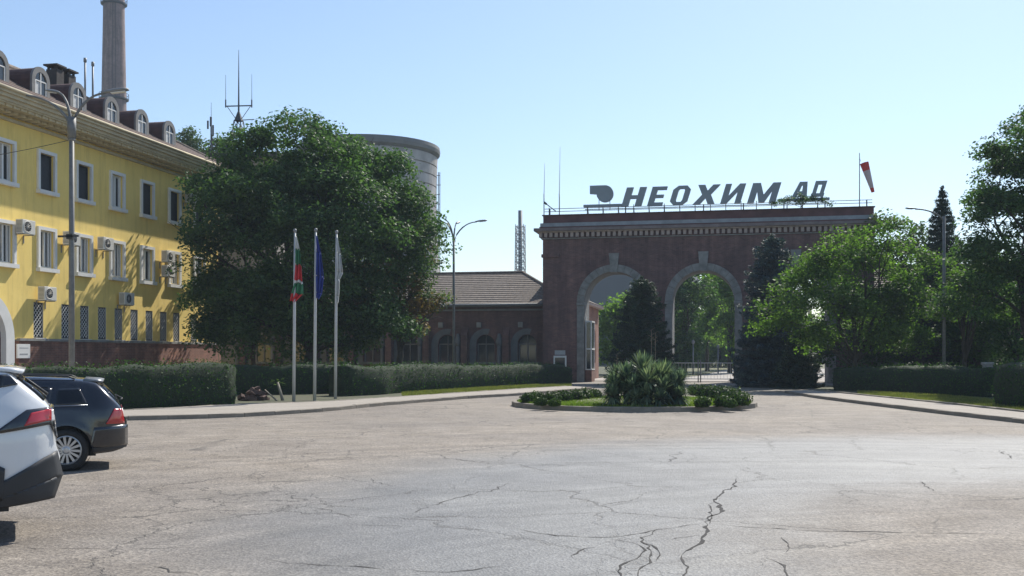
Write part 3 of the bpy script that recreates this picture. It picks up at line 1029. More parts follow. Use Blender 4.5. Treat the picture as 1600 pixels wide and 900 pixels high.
# dormers
def arch_pts(w, h_spring, n=10, x0=0.0):
    p = [(x0 - w, 0.0), (x0 + w, 0.0), (x0 + w, h_spring)]
    for k in range(1, n):
        a = pi * k / n
        p.append((x0 + w * cos(a), h_spring + w * sin(a)))
    p.append((x0 - w, h_spring))
    return p
def make_dormer():
    mb = MB()
    body = [(0.0, y, z) for y, z in arch_pts(0.58, 0.82)]
    mb.prism(body, (-2.6, 0, 0))
    d = build(mb, 'dormer', RUST, None, fix=True)
    col.objects.unlink(d)
    LOCAL.add(d.name)
    # white front: arched ring
    mb = MB()
    o, i_ = arch_pts(0.62, 0.82), arch_pts(0.40, 0.80)
    i_ = [(y, max(z, 0.12)) for y, z in i_]
    for k in range(len(o)):
        k2 = (k + 1) % len(o)
        A = [(0.06, *o[k]), (0.06, *o[k2]), (0.06, *i_[k2]), (0.06, *i_[k])]
        mb.poly(A)
        mb.poly([(0.06, *o[k]), (0.06, *o[k2]), (-0.05, *o[k2]), (-0.05, *o[k])])
        mb.poly([(0.06, *i_[k]), (0.06, *i_[k2]), (-0.02, *i_[k2]), (-0.02, *i_[k])])
    mb.box(-0.02, 0.14, -0.7, 0.7, -0.08, 0.02)
    build(mb, 'dormer_front', plain('dormer_grey', (0.18, 0.175, 0.17), 0.8, 0.2, 3, bstr=0.2), d, fix=False)
    mb = MB()
    mb.poly([(0.008, y, z) for y, z in i_])
    build(mb, 'pane', GLASS, d)
    mb = MB()
    mb.box(0.012, 0.045, -0.025, 0.025, 0.12, 1.18)
    mb.box(0.012, 0.045, -0.40, -0.026, 0.78, 0.83)
    mb.box(0.012, 0.045, 0.026, 0.40, 0.78, 0.83)
    for s in (-1, 1):
        mb.box(0.012, 0.045, min(s * 0.335, s * 0.395), max(s * 0.335, s * 0.395), 0.12, 0.779)
    mb.box(0.012, 0.045, -0.334, -0.026, 0.12, 0.18)
    mb.box(0.012, 0.045, 0.026, 0.334, 0.12, 0.18)
    build(mb, 'sash', WHITE, d, fix=False)
    mb = MB()
    mb.poly([(0.009, -0.33, 0.18), (0.009, -0.03, 0.18), (0.009, -0.03, 0.77), (0.009, -0.33, 0.77)])
    build(mb, 'curtain', CURT, d)
    return d
dorm0 = make_dormer()
for k, v in enumerate([c for c in cols3 if 34 < c < 54]):
    d = copy_tree(dorm0, B)
    d.location = Vector((FU - 0.3, v, 13.0)) - Vector(B.location)
for ch in list(dorm0.children):
    bpy.data.objects.remove(ch)
bpy.data.objects.remove(dorm0)
# windows
def make_window(w, z0, z1, kind, surround=0.15, sill=True, rz=0.28):
    """origin on the wall plane at the opening's foot centre; x out, y along the wall"""
    h = z1 - z0
    mb = MB()
    s = surround
    if s:
        for (a, b, c, d_) in ((-w - s, -w, -s * 0.2, h + s), (w, w + s, -s * 0.2, h + s), (-w, w, h, h + s)):
            mb.box(0.0, 0.10, a, b, c, d_)
        mb.box(0.0, 0.20, -w - s - 0.04, w + s + 0.04, -0.20, -s * 0.2 - 0.002)
    else:
        mb.box(-0.05, 0.14, -w - 0.05, w + 0.05, -0.07, -0.004)
        mb.box(-0.088, -0.004, w - 0.014, w - 0.004, 0.004, h - 0.004)
        mb.box(-0.088, -0.004, -w + 0.004, -w + 0.014, 0.004, h - 0.004)
    win = build(mb, 'window', WHITE, None, fix=False)
    col.objects.unlink(win)
    LOCAL.add(win.name)
    x = -0.16 if s else -0.09
    mb = MB()
    mb.poly([(x, -w, 0), (x, w, 0), (x, w, h), (x, -w, h)])
    build(mb, 'pane', {'dark': MESHS, 'glass': GLASS, 'curtain': CURT}[kind if kind in ('dark', 'curtain') else 'glass'], win)
    mb = MB()
    f = 0.055
    for (a, b, c, d_) in ((-w + .004, -w + f, .004, h - .004), (w - f, w - .004, .004, h - .004), (-w + f, w - f, .004, f), (-w + f, w - f, h - f, h - .004)):
        mb.box(x + 0.004, x + 0.07, a, b, c, d_)
    if kind not in ('dark', 'glass'):
        mb.box(x + 0.004, x + 0.085, -0.045, 0.045, f + .002, h - f - .002)
    if kind == 'glass_half':
        mb.box(x + 0.004, x + 0.03, -w + f + 0.02, -0.2, f + 0.03, h - f - 0.03)
        mb.box(x + 0.004, x + 0.07, 0.26, 0.32, f + 0.002, h - f - 0.002)
    build(mb, 'sash', MESHS if kind == 'dark' else (plain('dull_frame', (0.10, 0.095, 0.09), 0.7, 0.2, 5, bstr=0) if kind == 'glass' else PLAST), win, fix=False)
    if kind in ('glass_half', 'curtain'):
        mb = MB()
        if kind == 'curtain':
            mb.poly([(x + 0.003, 0.05, 0.1), (x + 0.003, w - 0.15, 0.1), (x + 0.003, w - 0.15, h - 0.1), (x + 0.003, 0.05, h - 0.1)])
            build(mb, 'gap', DARKW, win)
    return win
wp = {('3', 'dark'): make_window(*W3, 'dark'), ('3', 'curtain'): make_window(*W3, 'curtain'), ('2', 'g'): make_window(*W2, 'glass_half'), ('2', 'c'): make_window(*W2, 'curtain')}
w1p = make_window(*W1, 'glass', surround=0)
mb = MB()
w, h = W1[0] - 0.01, W1[2] - W1[1]
stp = 0.2
k = -int(h / stp) - 2
for s_ in (1, -1):
    for i in range(-12, 20):
        # a diagonal bar clipped to the opening
        z_at = i * stp
        pts = []
        for y in np.linspace(-w, w, 9):
            z = z_at + s_ * (y + w) * 1.0
            if 0.02 < z < h - 0.02:
                pts.append((-0.045 + 0.004 * s_, y, z))
        if len(pts) > 1:
            mb.tube([pts[0], pts[-1]], 0.015, 4, cap=False)
mb.tube([(-0.045, -w, 0.01), (-0.045, w, 0.01)], 0.012, 4)
mb.tube([(-0.045, -w, h - .01), (-0.045, w, h - .01)], 0.012, 4)
build(mb, 'grille', GRILL, w1p, fix=False)
def place_win(p, v, z):
    c = copy_tree(p, B)
    c.location = Vector((FU, v, z)) - Vector(B.location)
for i, v in enumerate(cols3):
    kk = round((v - onU(72, FU)[0]) / 2.725)
    place_win(wp[('3', 'curtain' if kk in (2, -1, -4) else 'dark')], v, W3[1])
    if v > 36.5:
        place_win(wp[('2', 'c' if kk in (3,) else 'g')], v, W2[1])
for v in cols1:
    place_win(w1p, v, W1[1])
for p in list(wp.values()) + [w1p]:
    for ch in list(p.children):
        bpy.data.objects.remove(ch)
    bpy.data.objects.remove(p)
# arched white entrance portal
pv = onU(23, FU + 0.3)[0] - 2.02
o, i_ = arch_pts(2.02, 2.42, 18), arch_pts(1.50, 2.42, 18)
mb = MB()
for k in range(1, len(o) - 1 + 1):
    k2 = (k + 1) % len(o)
    if k2 == 1:
        continue
    A = [(pv + o[k][0], o[k][1]), (pv + o[k2][0], o[k2][1]), (pv + i_[k2][0], i_[k2][1]), (pv + i_[k][0], i_[k][1])]
    x1, x0 = FU + 0.3, FU - 0.1
    mb.poly([(x1, y, z) for y, z in A])
    mb.poly([(x1, *A[0]), (x1, *A[1]), (x0, *A[1]), (x0, *A[0])])
    mb.poly([(x1, *A[3]), (x1, *A[2]), (x0, *A[2]), (x0, *A[3])])
build(mb, 'entrance_surround', WHITE, B, fix=False)
mb = MB()
mb.poly([(FU - 0.02 + 0.06, pv + y, z) for y, z in i_])
build(mb, 'entrance_door', plain('oxblood_door', (0.09, 0.025, 0.022), 0.5, 0.2, 2, bstr=0.05), B)
# roof chimneys and pipes
for (px, dv_) in ((86, 0), (105, 0.3)):
    mb = MB()
    vv, Z = onU(px, FU - 4.2)
    mb.box(FU - 4.5, FU - 3.9, vv - 0.30, vv + 0.30, 14.6, 16.25)
    mb.box(FU - 4.6, FU - 3.8, vv - 0.40, vv + 0.40, 16.42, 16.50)
    for a in (-0.22, 0.22):
        mb.box(FU - 4.46, FU - 4.36, vv + a - .05, vv + a + .05, 16.252, 16.418)
        mb.box(FU - 4.04, FU - 3.94, vv + a - .05, vv + a + .05, 16.252, 16.418)
    build(mb, 'chimney', plain('sooty_brick', (0.05, 0.042, 0.04), 0.9, 0.3, 4, bstr=0.4, bscale=10), B)
for (px, top) in ((133, 97), (145, 103)):
    vv, Z = onU(px, FU - 5.2)
    mb = MB()
    mb.tube([(FU - 5.2, vv, 15.2), (FU - 5.2, vv, hh(top, Z))], 0.055, 8)
    mb.tube([(FU - 5.2, vv, hh(top, Z)), (FU - 5.2, vv, hh(top, Z) + 0.22)], 0.085, 8)
    build(mb, 'vent_pipe', METALG, B, smooth=True)
# plaque beside the entrance
t = thing('wall_plaque', 'white rectangular plaque fixed to the brick plinth beside the arched entrance', 'sign', (FU + 0.12, onU(36, FU)[0], 1.9))
v0_, v1_ = onU(26, FU + .12)[0], onU(46, FU + .12)[0]
mb = MB(); mb.box(FU + 0.10, FU + 0.16, v0_, v1_, 1.62, 2.22)
build(mb, 'board', WHITE, t, bevel=0.008)
mb = MB()
for (za, zb, a, b) in ((2.04, 2.07, 0.15, 0.85), (1.76, 1.82, 0.18, 0.80)):
    mb.box(FU + 0.161, FU + 0.164, v0_ + (v1_ - v0_) * a, v0_ + (v1_ - v0_) * b, za, zb)
build(mb, 'print', plain('faded_print', (0.30, 0.31, 0.32), 0.7, 0.2, 20, bstr=0), t)

# air conditioners
def make_ac():
    r = thing('air_conditioner', '', 'air conditioner', (0, 0, 0), 'air conditioners on the yellow facade', local=True)
    mb = MB(); mb.box(0.16, 0.50, -0.42, 0.42, 0, 0.60)
    build(mb, 'casing', ACW, r, bevel=0.025)
    mb = MB(); mb.revolve([(0.235, 0.505), (0.255, 0.515), (0.235, 0.525), (0.215, 0.515)], 20, (0, -0.10, 0.30), 'x', close=True)
    for a in range(6):
        t = pi * a / 6
        mb.tube([(0.512, -0.10 + 0.23 * cos(t), 0.30 + 0.23 * sin(t)), (0.512, -0.10 - 0.23 * cos(t), 0.30 - 0.23 * sin(t))], 0.006, 4)
    build(mb, 'fan_guard', ACW, r, smooth=True, fix=False)
    mb = MB(); mb.disc(0.23, (0.503, -0.10, 0.30), 20, 'x')
    build(mb, 'fan_opening', DARKW, r)
    mb = MB()
    for k in range(9):
        mb.box(0.20, 0.46, -0.426, -0.421, 0.07 + k * 0.055, 0.09 + k * 0.055)
    build(mb, 'side_vent', plain('vent_shadow', (0.10, 0.09, 0.08), 0.8, 0.2, 5, bstr=0), r)
    for s in (-0.3, 0.3):
        mb = MB()
        mb.box(0.0, 0.50, s - 0.02, s + 0.02, -0.035, -0.003)
        mb.box(0.0, 0.03, s - 0.02, s + 0.02, -0.35, -0.036)
        build(mb, 'bracket', METALG, r)
    return r
ac0 = make_ac()
acs = [(40, 355, 'air conditioner high on the facade, left of the first full second floor window'),
       (112, 373, 'air conditioner on the second floor, partly behind the tall street lamp pole'),
       (165, 381, 'air conditioner on the second floor, just right of the tall street lamp pole'),
       (74, 459, 'air conditioner above the leftmost barred ground floor window'),
       (198, 467, 'air conditioner above the row of narrow barred windows, right of the lamp pole'),
       (299, 309, 'air conditioner on the top floor beside the big tree'),
       (263, 401, 'upper one of the two stacked air conditioners beside the big tree'),
       (263, 424, 'lower one of the two stacked air conditioners beside the big tree')]
for i, (px, py, lab) in enumerate(acs):
    a = ac0 if i == 0 else copy_tree(ac0)
    v, Z = onU(px, FU + 0.33)
    a.location = (FU, v, hh(py, Z) - 0.3)
    a['label'] = lab

# ================================================================== BRICK GATEWAY
gu = [onV(px, gate_v)[0] for px in (960, 1099, 1242)]
gc = gu[1]
gu = [gc - 5.68, gc, gc + 5.68]
RI, RO, SPR = 1.95, 2.42, 5.2
GATE = thing('brick_gateway', 'tall dark red brick entrance gateway with three stone trimmed arches', 'gateway', (gc, gate_v, 0))
def arched_bay(mb, b0, b1, uc, r, spr, z0, z1, v, nseg=20, zb=None):
    zb = z0 if zb is None else zb
    arc = [(uc + r * cos(pi - pi * k / nseg), spr + r * sin(pi - pi * k / nseg)) for k in range(nseg + 1)]
    half = nseg // 2
    if zb > z0:
        mb.poly([(b0, v, z0), (b1, v, z0), (b1, v, zb), (b0, v, zb)])
    mb.poly([(b0, v, zb), (uc - r, v, zb)] + [(x, v, z) for x, z in arc[:half + 1]] + [(uc, v, z1), (b0, v, z1)])
    mb.poly([(uc + r, v, zb), (b1, v, zb), (b1, v, z1), (uc, v, z1)] + [(x, v, z) for x, z in arc[half:]])
    return [(uc - r, zb)] + arc + [(uc + r, zb)]
WTG = 9.75
mb, mi = MB(), MB()
bnd = [gate_u0, (gu[0] + gu[1]) / 2, (gu[1] + gu[2]) / 2, gate_u1]
for k in range(3):
    for v in (gate_v, gate_v + gate_t):
        prof = arched_bay(mb, bnd[k], bnd[k + 1], gu[k], RI, SPR, 0, WTG, v)
    for i in range(len(prof) - 1):
        a, b = prof[i], prof[i + 1]
        mi.poly([(a[0], gate_v, a[1]), (b[0], gate_v, b[1]), (b[0], gate_v + gate_t, b[1]), (a[0], gate_v + gate_t, a[1])])
for u in (gate_u0, gate_u1):
    mb.poly([(u, gate_v, 0), (u, gate_v + gate_t, 0), (u, gate_v + gate_t, WTG), (u, gate_v, WTG)])
build(mb, 'wall', MATS['gate_brick'], GATE, fix=False)
build(mi, 'arch_soffit', PLASTER, GATE, fix=False)
# voussoirs, jamb blocks, keystones: one stone each
def stone(pts2, v0, v1, name, parent=GATE, mat=STONE):
    m_ = MB()
    m_.prism([(x, v0, z) for x, z in pts2], (0, v1 - v0, 0))
    return build(m_, name, mat, parent, bevel=0.012)
for uc in gu:
    nv = 15
    for k in range(nv):
        if k == nv // 2:
            continue
        a0, a1 = pi * k / nv + 0.004, pi * (k + 1) / nv - 0.004
        pr = random.uniform(0.06, 0.085)
        pts = []
        for t_ in np.linspace(a0, a1, 4):
            pts.append((uc + (RI + 0.003) * cos(t_), SPR + (RI + 0.003) * sin(t_)))
        for t_ in np.linspace(a1, a0, 4):
            pts.append((uc + RO * cos(t_), SPR + RO * sin(t_)))
        stone(pts, gate_v - pr, gate_v + 0.25, 'voussoir')
    a0 = pi / nv / 2
    stone([(uc - 0.21, SPR + RI - 0.05), (uc + 0.21, SPR + RI - 0.05), (uc + 0.33, SPR + RO + 0.72), (uc - 0.33, SPR + RO + 0.72)], gate_v - 0.18, gate_v + 0.2, 'keystone')
    for s in (-1, 1):
        x0, x1 = sorted((uc + s * (RI + 0.003), uc + s * RO))
        z = 0.35
        zz = [0.0, 0.8, 1.7, 2.6, 3.5, 4.4, 5.0]
        for q in range(len(zz) - 1):
            stone([(x0, zz[q] + .006), (x1, zz[q] + .006), (x1, zz[q + 1]), (x0, zz[q + 1])], gate_v - random.uniform(0.05, 0.07), gate_v + 0.22, 'jamb_stone')
        stone([(x0 - 0.02 - .04 * (s > 0), 5.006), (x1 + 0.02 + .04 * (s < 0), 5.006), (x1 + 0.02 + .04 * (s < 0), 5.19), (x0 - 0.02 - .04 * (s > 0), 5.19)], gate_v - 0.12, gate_v + 0.22, 'impost')
# string course, cornice, dentils, flashing, parapet
def band(o_, z0_, z1_, mat, name, parent=GATE):
    m_ = MB()
    m_.box(gate_u0 - o_, gate_u1 + o_, gate_v - o_, gate_v + gate_t + o_, z0_, z1_)
    return build(m_, name, mat, parent)
m_ = MB()
m_.box(gate_u0 - 0.09, gate_u0 + 1.1, gate_v - 0.09, gate_v + gate_t + 0.09, 8.16, 8.36)
m_.box(gate_u1 - 1.1, gate_u1 + 0.09, gate_v - 0.09, gate_v + gate_t + 0.09, 8.16, 8.36)
build(m_, 'string_course', MATS['gate_brick'], GATE)
band(0.10, 9.34, 9.40, STONE, 'moulding')
CORN = plain('cornice_stone', (0.42, 0.34, 0.31), 0.85, 0.22, 3, bstr=0.2)
band(0.34, 9.752, 9.83, CORN, 'cornice_lower')
band(0.52, 9.832, 10.02, plain('cornice_dark', (0.20, 0.16, 0.15), 0.85, 0.25, 2, bstr=0.2), 'cornice_upper')
m_ = MB(); m_.box(-0.10, 0.10, -0.22, 0.0, -0.30, 0)
d0 = None
npd = int((gate_u1 - gate_u0 + 0.5) / 0.345)
for k in range(npd + 1):
    for face in ('f',):
        if d0 is None:
            d0 = build(m_, 'dentil', CORN, GATE); d = d0
        else:
            d = d0.copy(); col.objects.link(d)
        d.location = Vector((gate_u0 - 0.12 + k * 0.345, gate_v - 0.002, 9.75)) - Vector(GATE.location)
for k in range(8):
    d = d0.copy(); col.objects.link(d)
    d.rotation_euler = (0, 0, -pi / 2)
    d.location = Vector((gate_u0 - 0.002, gate_v + 0.2 + k * 0.32, 9.75)) - Vector(GATE.location)
band(0.20, 10.022, 10.14, PARAP, 'parapet_base')
band(0.15, 10.142, 10.38, plain('zinc_flashing', (0.25, 0.265, 0.28), 0.55, 0.2, 2.0, metal=0.3, bstr=0.1), 'flashing')
band(-0.02, 10.382, 10.88, PARAP, 'parapet')
band(0.05, 10.882, 10.94, RUST, 'parapet_cap')
# right hand stub seen through the trees: the low wing on the far side
# roof railing
m_ = MB()
v = gate_v + 0.12
for z in (11.16, 11.34):
    m_.tube([(gate_u0 + 0.1, v, z), (gate_u1 - 0.1, v, z)], 0.022, 6)
build(m_, 'railing', METALG, GATE, smooth=True)
for k in range(9):
    m_ = MB()
    u = gate_u0 + 0.45 + k * 2.48
    m_.box(u - 0.035, u + 0.035, v - 0.035, v + 0.035, 10.941, 11.36)
    build(m_, 'railing_post', DARKM, GATE)
# whip antennas
for (px, y0, y1, lab) in ((850, 255, 333, 'shorter thin whip antenna at the left end of the gateway roof'), (874, 230, 333, 'taller thin whip antenna near the left end of the gateway roof')):
    u, Z = onV(px, gate_v + 0.5)
    t = thing('whip_antenna', lab, 'antenna', (u, gate_v + 0.5, 10.94), 'whip antennas on the gateway')
    m_ = MB(); m_.tube([(u, gate_v + .5, 10.94), (u, gate_v + .5, 12.4)], 0.035, 6)
    build(m_, 'mount', METALG, t, smooth=True)
    m_ = MB(); m_.tube([(u, gate_v + .5, 12.4), (u + 0.05, gate_v + .5, hh(y0, Z))], [0.022, 0.010], 5)
    build(m_, 'whip', METALG, t, smooth=True)
t = thing('floodlight', 'small angled floodlight arm on the gateway roof left corner', 'lamp', (onV(858, gate_v + .3)[0], gate_v + .3, 10.94))
u = t.location.x
m_ = MB(); m_.tube([(u, gate_v + .3, 10.94), (u, gate_v + .3, 11.45)], 0.03, 6); m_.tube([(u - 0.25, gate_v + .3, 11.75), (u + 0.45, gate_v + .25, 11.2)], 0.035, 6)
build(m_, 'arm', DARKM, t, smooth=True)
m_ = MB(); m_.box(-0.10, 0.10, -0.08, 0.08, -0.07, 0.07, Matrix.Translation((u - 0.25, gate_v + .3, 11.75)) @ Matrix.Rotation(0.7, 4, 'Y'))
build(m_, 'head', DARKM, t, bevel=0.01)

# roof sign
SIGN = thing('roof_sign', 'large grey company letters with round logo standing on the gateway roof', 'sign', (gc, gate_v + 0.6, 10.94))
SV = gate_v + 0.6
def sgn(px, py):
    u, Z = onV(px, SV)
    return u, hh(py, Z)
SH = 0.30                                      # slant
def extrude_letter(polys, u0, z0, w, h, name='letter'):
    m_ = MB()
    for poly in polys:
        m_.prism([(u0 + x * w + y * h * SH, SV - 0.14, z0 + y * h) for x, y in poly], (0, 0.28, 0))
    return build(m_, name, SIGNM, SIGN, fix=True)
def ringpoly(o, i):
    out = []
    n = len(o)
    for k in range(n):
        k2 = (k + 1) % n
        out.append([o[k], o[k2], i[k2], i[k]])
    return out
octo = [(0.25, 0), (0.75, 0), (1, 0.2), (1, 0.8), (0.75, 1), (0.25, 1), (0, 0.8), (0, 0.2)]
octi = [(0.38, 0.16), (0.62, 0.16), (0.68, 0.26), (0.68, 0.74), (0.62, 0.84), (0.38, 0.84), (0.32, 0.74), (0.32, 0.26)]
LET = {
    'N': [[(0, 0), (.34, 0), (.34, .40), (.66, .40), (.66, 0), (1, 0), (1, 1), (.66, 1), (.66, .58), (.34, .58), (.34, 1), (0, 1)]],
    'E': [[(0, 0), (1, 0), (1, .18), (.40, .18), (.40, .42), (.92, .42), (.92, .58), (.40, .58), (.40, .83), (1, .83), (1, 1), (0, 1)]],
    'O': ringpoly(octo, octi),
    'X': [[(0, 0), (.32, 0), (.50, .32), (.68, 0), (1, 0), (.70, .5), (1, 1), (.68, 1), (.50, .70), (.32, 1), (0, 1), (.30, .5)]],
    'I': [[(0, 0), (.30, 0), (.70, .60), (.70, 0), (1, 0), (1, 1), (.70, 1), (.30, .40), (.30, 1), (0, 1)]],
    'M': [[(0, 0), (.24, 0), (.24, .58), (.40, 0.03), (.60, .03), (.76, .58), (.76, 0), (1, 0), (1, 1), (.72, 1), (.50, .42), (.28, 1), (0, 1)]],
    'A': [[(0, 0), (.30, 0), (.36, .20), (.5, .20), (.5, .40), (.42, .40), (.47, .78), (.5, .78), (.5, 1), (.25, 1)],
          [(1, 0), (.75, 1), (.5, 1), (.5, .78), (.53, .78), (.58, .40), (.5, .40), (.5, .20), (.64, .20), (.70, 0)]],
    'D': [[(.06, .2), (.36, .2), (.36, .78), (.64, .78), (.64, .2), (.94, .2), (.94, 1), (.06, 1)], [(0, -0.12), (.2, -0.12), (.2, 0.0), (.8, 0.0), (.8, -0.12), (1, -0.12), (1, .198), (0, .198)]],
}
def letter(ch, pxl, pxr, ytop, ybot):
    """pixel box of the slanted letter"""
    ul, zb = sgn(pxl, ybot)
    ur, zt = sgn(pxr, ytop)
    um, zb2 = sgn((pxl + pxr) / 2, ybot)
    h = sgn((pxl + pxr) / 2, ytop)[1] - zb2
    w = (ur - ul) - h * SH
    extrude_letter(LET[ch], ul, zb2, w, h)
for a in (('N', 971, 1011, 293, 322.5), ('E', 1011, 1043.5, 292, 322), ('O', 1045, 1081.5, 290.5, 320.5), ('X', 1082, 1126, 289, 319.5), ('I', 1125, 1166, 287.5, 318.5), ('M', 1167, 1221, 286, 317.5), ('A', 1236, 1268, 284.5, 309), ('D', 1266, 1294, 283, 307)):
    letter(*a)
m_ = MB()
uc_, zc_ = sgn(945.5, 303)
r_ = 0.55
pts = [(uc_ + r_ * cos(a), zc_ + r_ * sin(a)) for a in np.linspace(-pi, pi / 2, 26)]
ul_, zt_ = sgn(922, 290)
zt_ = zc_ + r_
pts = pts[:] + [(ul_, zt_), (ul_, zc_ + 0.02)]
# disc with a square shoulder to its upper left
pts2 = [(uc_ + r_ * cos(a), zc_ + r_ * sin(a)) for a in np.linspace(-pi + 0.03, pi / 2, 26)] + [(ul_, zt_), (ul_, zc_ + 0.03)]
m_.prism([(x, SV - 0.14, z) for x, z in pts2], (0, 0.28, 0))
build(m_, 'logo', SIGNM, SIGN)
m_ = MB()
u0_, z0_ = sgn(912, 322.5); u1_, _ = sgn(972, 322)
m_.box(u0_, u1_, SV - 0.14, SV + 0.14, z0_ - 0.06, z0_ + 0.09)
build(m_, 'underline_bar', SIGNM, SIGN)
m_ = MB()
u0_, z0_ = sgn(1216, 316); u1_, z1_ = sgn(1296, 312)
m_.box(u0_, u1_, SV - 0.14, SV + 0.14, z0_ + 0.05, z0_ + 0.20)
build(m_, 'underline_bar', SIGNM, SIGN)
m_ = MB()
for px in list(range(918, 1296, 24)):
    u, z = sgn(px, 318)
    m_.box(u - 0.022, u + 0.022, SV - 0.02, SV + 0.02, 10.94, 11.55)
    m_.tube([(u, SV, 11.5), (u, SV + 0.7, 10.95)], 0.02, 4)
ul_, _ = sgn(914, 320); ur_, _ = sgn(1296, 320)
m_.box(ul_, ur_, SV + 0.022, SV + 0.06, 11.28, 11.33)
for px in (936, 953):
    u, z = sgn(px, 312)
    m_.box(u - 0.02, u + 0.02, SV - 0.02, SV + 0.02, 11.2, z + 0.1)
build(m_, 'support_frame', DARKM, SIGN)

# windsock
u, Z = onV(1343, gate_v + 0.9)
W = thing('windsock', 'red and white windsock hanging limp from a thin pole on the gateway roof', 'windsock', (u, gate_v + .9, 10.94))
m_ = MB(); m_.tube([(u, gate_v + .9, 10.94), (u, gate_v + .9, hh(239, Z))], [0.035, 0.025], 6)
build(m_, 'pole', METALG, W, smooth=True)
REDC = plain('windsock_red', (0.55, 0.045, 0.035), 0.75, 0.1, 4, bstr=0.1)
PINK = plain('windsock_pale', (0.52, 0.42, 0.40), 0.75, 0.08, 4, bstr=0.1)
a = Vector((u + 0.28, gate_v + .9, hh(255, Z))); b = Vector((u + 0.80, gate_v + .85, hh(301, Z)))
def sock(t0, t1):
    m2 = MB()
    pp = [a + (b - a) * t for t in np.linspace(t0, t1, 5)]
    m2.tube(pp, [0.27 + (0.10 - 0.27) * t for t in np.linspace(t0, t1, 5)], 12, cap=False)
    return m2
build(sock(0, 0.27), 'red_band', REDC, W, smooth=True, fix=False)
build(sock(0.27, 0.86), 'pale_band', PINK, W, smooth=True, fix=False)
build(sock(0.86, 1.0), 'red_tip', REDC, W, smooth=True, fix=False)
m_ = MB(); m_.tube([(u, gate_v + .9, hh(247, Z)), tuple(a + Vector((-0.2, 0, 0.1)))], 0.012, 5); m_.tube([(u, gate_v + .9, hh(258, Z)), tuple(a + Vector((-0.22, 0, -0.1)))], 0.012, 5)
build(m_, 'hoop', METALG, W)

# white framed glazed booth inside the left arch
ub = gu[0] - RI + 0.03
t = thing('gate_booth', 'narrow white framed glazed booth on a red brick base inside the left arch', 'booth', (ub + 0.3, gate_v + 1.2, 0))
m_ = MB(); m_.box(ub, ub + 0.42, gate_v + 0.35, gate_v + 1.9, 0, 0.78)
build(m_, 'base', MATS['plinth_brick'], t)
m_ = MB()
for vv in (gate_v + 0.37, gate_v + 1.8):
    m_.box(ub + 0.34, ub + 0.42, vv, vv + 0.08, 0.842, 3.9)
m_.box(ub, ub + 0.07, gate_v + 0.37, gate_v + 0.45, 0.842, 4.3)
m_.box(ub, ub + 0.44, gate_v + 0.35, gate_v + 1.9, 0.782, 0.84)
for z in (2.1, 3.9):
    m_.box(ub, ub + 0.43, gate_v + 0.36, gate_v + 1.9, z + 0.002, z + 0.10)
build(m_, 'frame', WHITE, t)
m_ = MB(); m_.poly([(ub + 0.375, gate_v + 0.4, 0.85), (ub + 0.375, gate_v + 1.85, 0.85), (ub + 0.375, gate_v + 1.85, 3.9), (ub + 0.375, gate_v + 0.4, 3.9)])
m_.poly([(ub + 0.07, gate_v + 0.41, 0.85), (ub + 0.34, gate_v + 0.41, 0.85), (ub + 0.34, gate_v + 0.41, 3.9), (ub + 0.07, gate_v + 0.41, 3.9)])
build(m_, 'pane', GLASS, t)

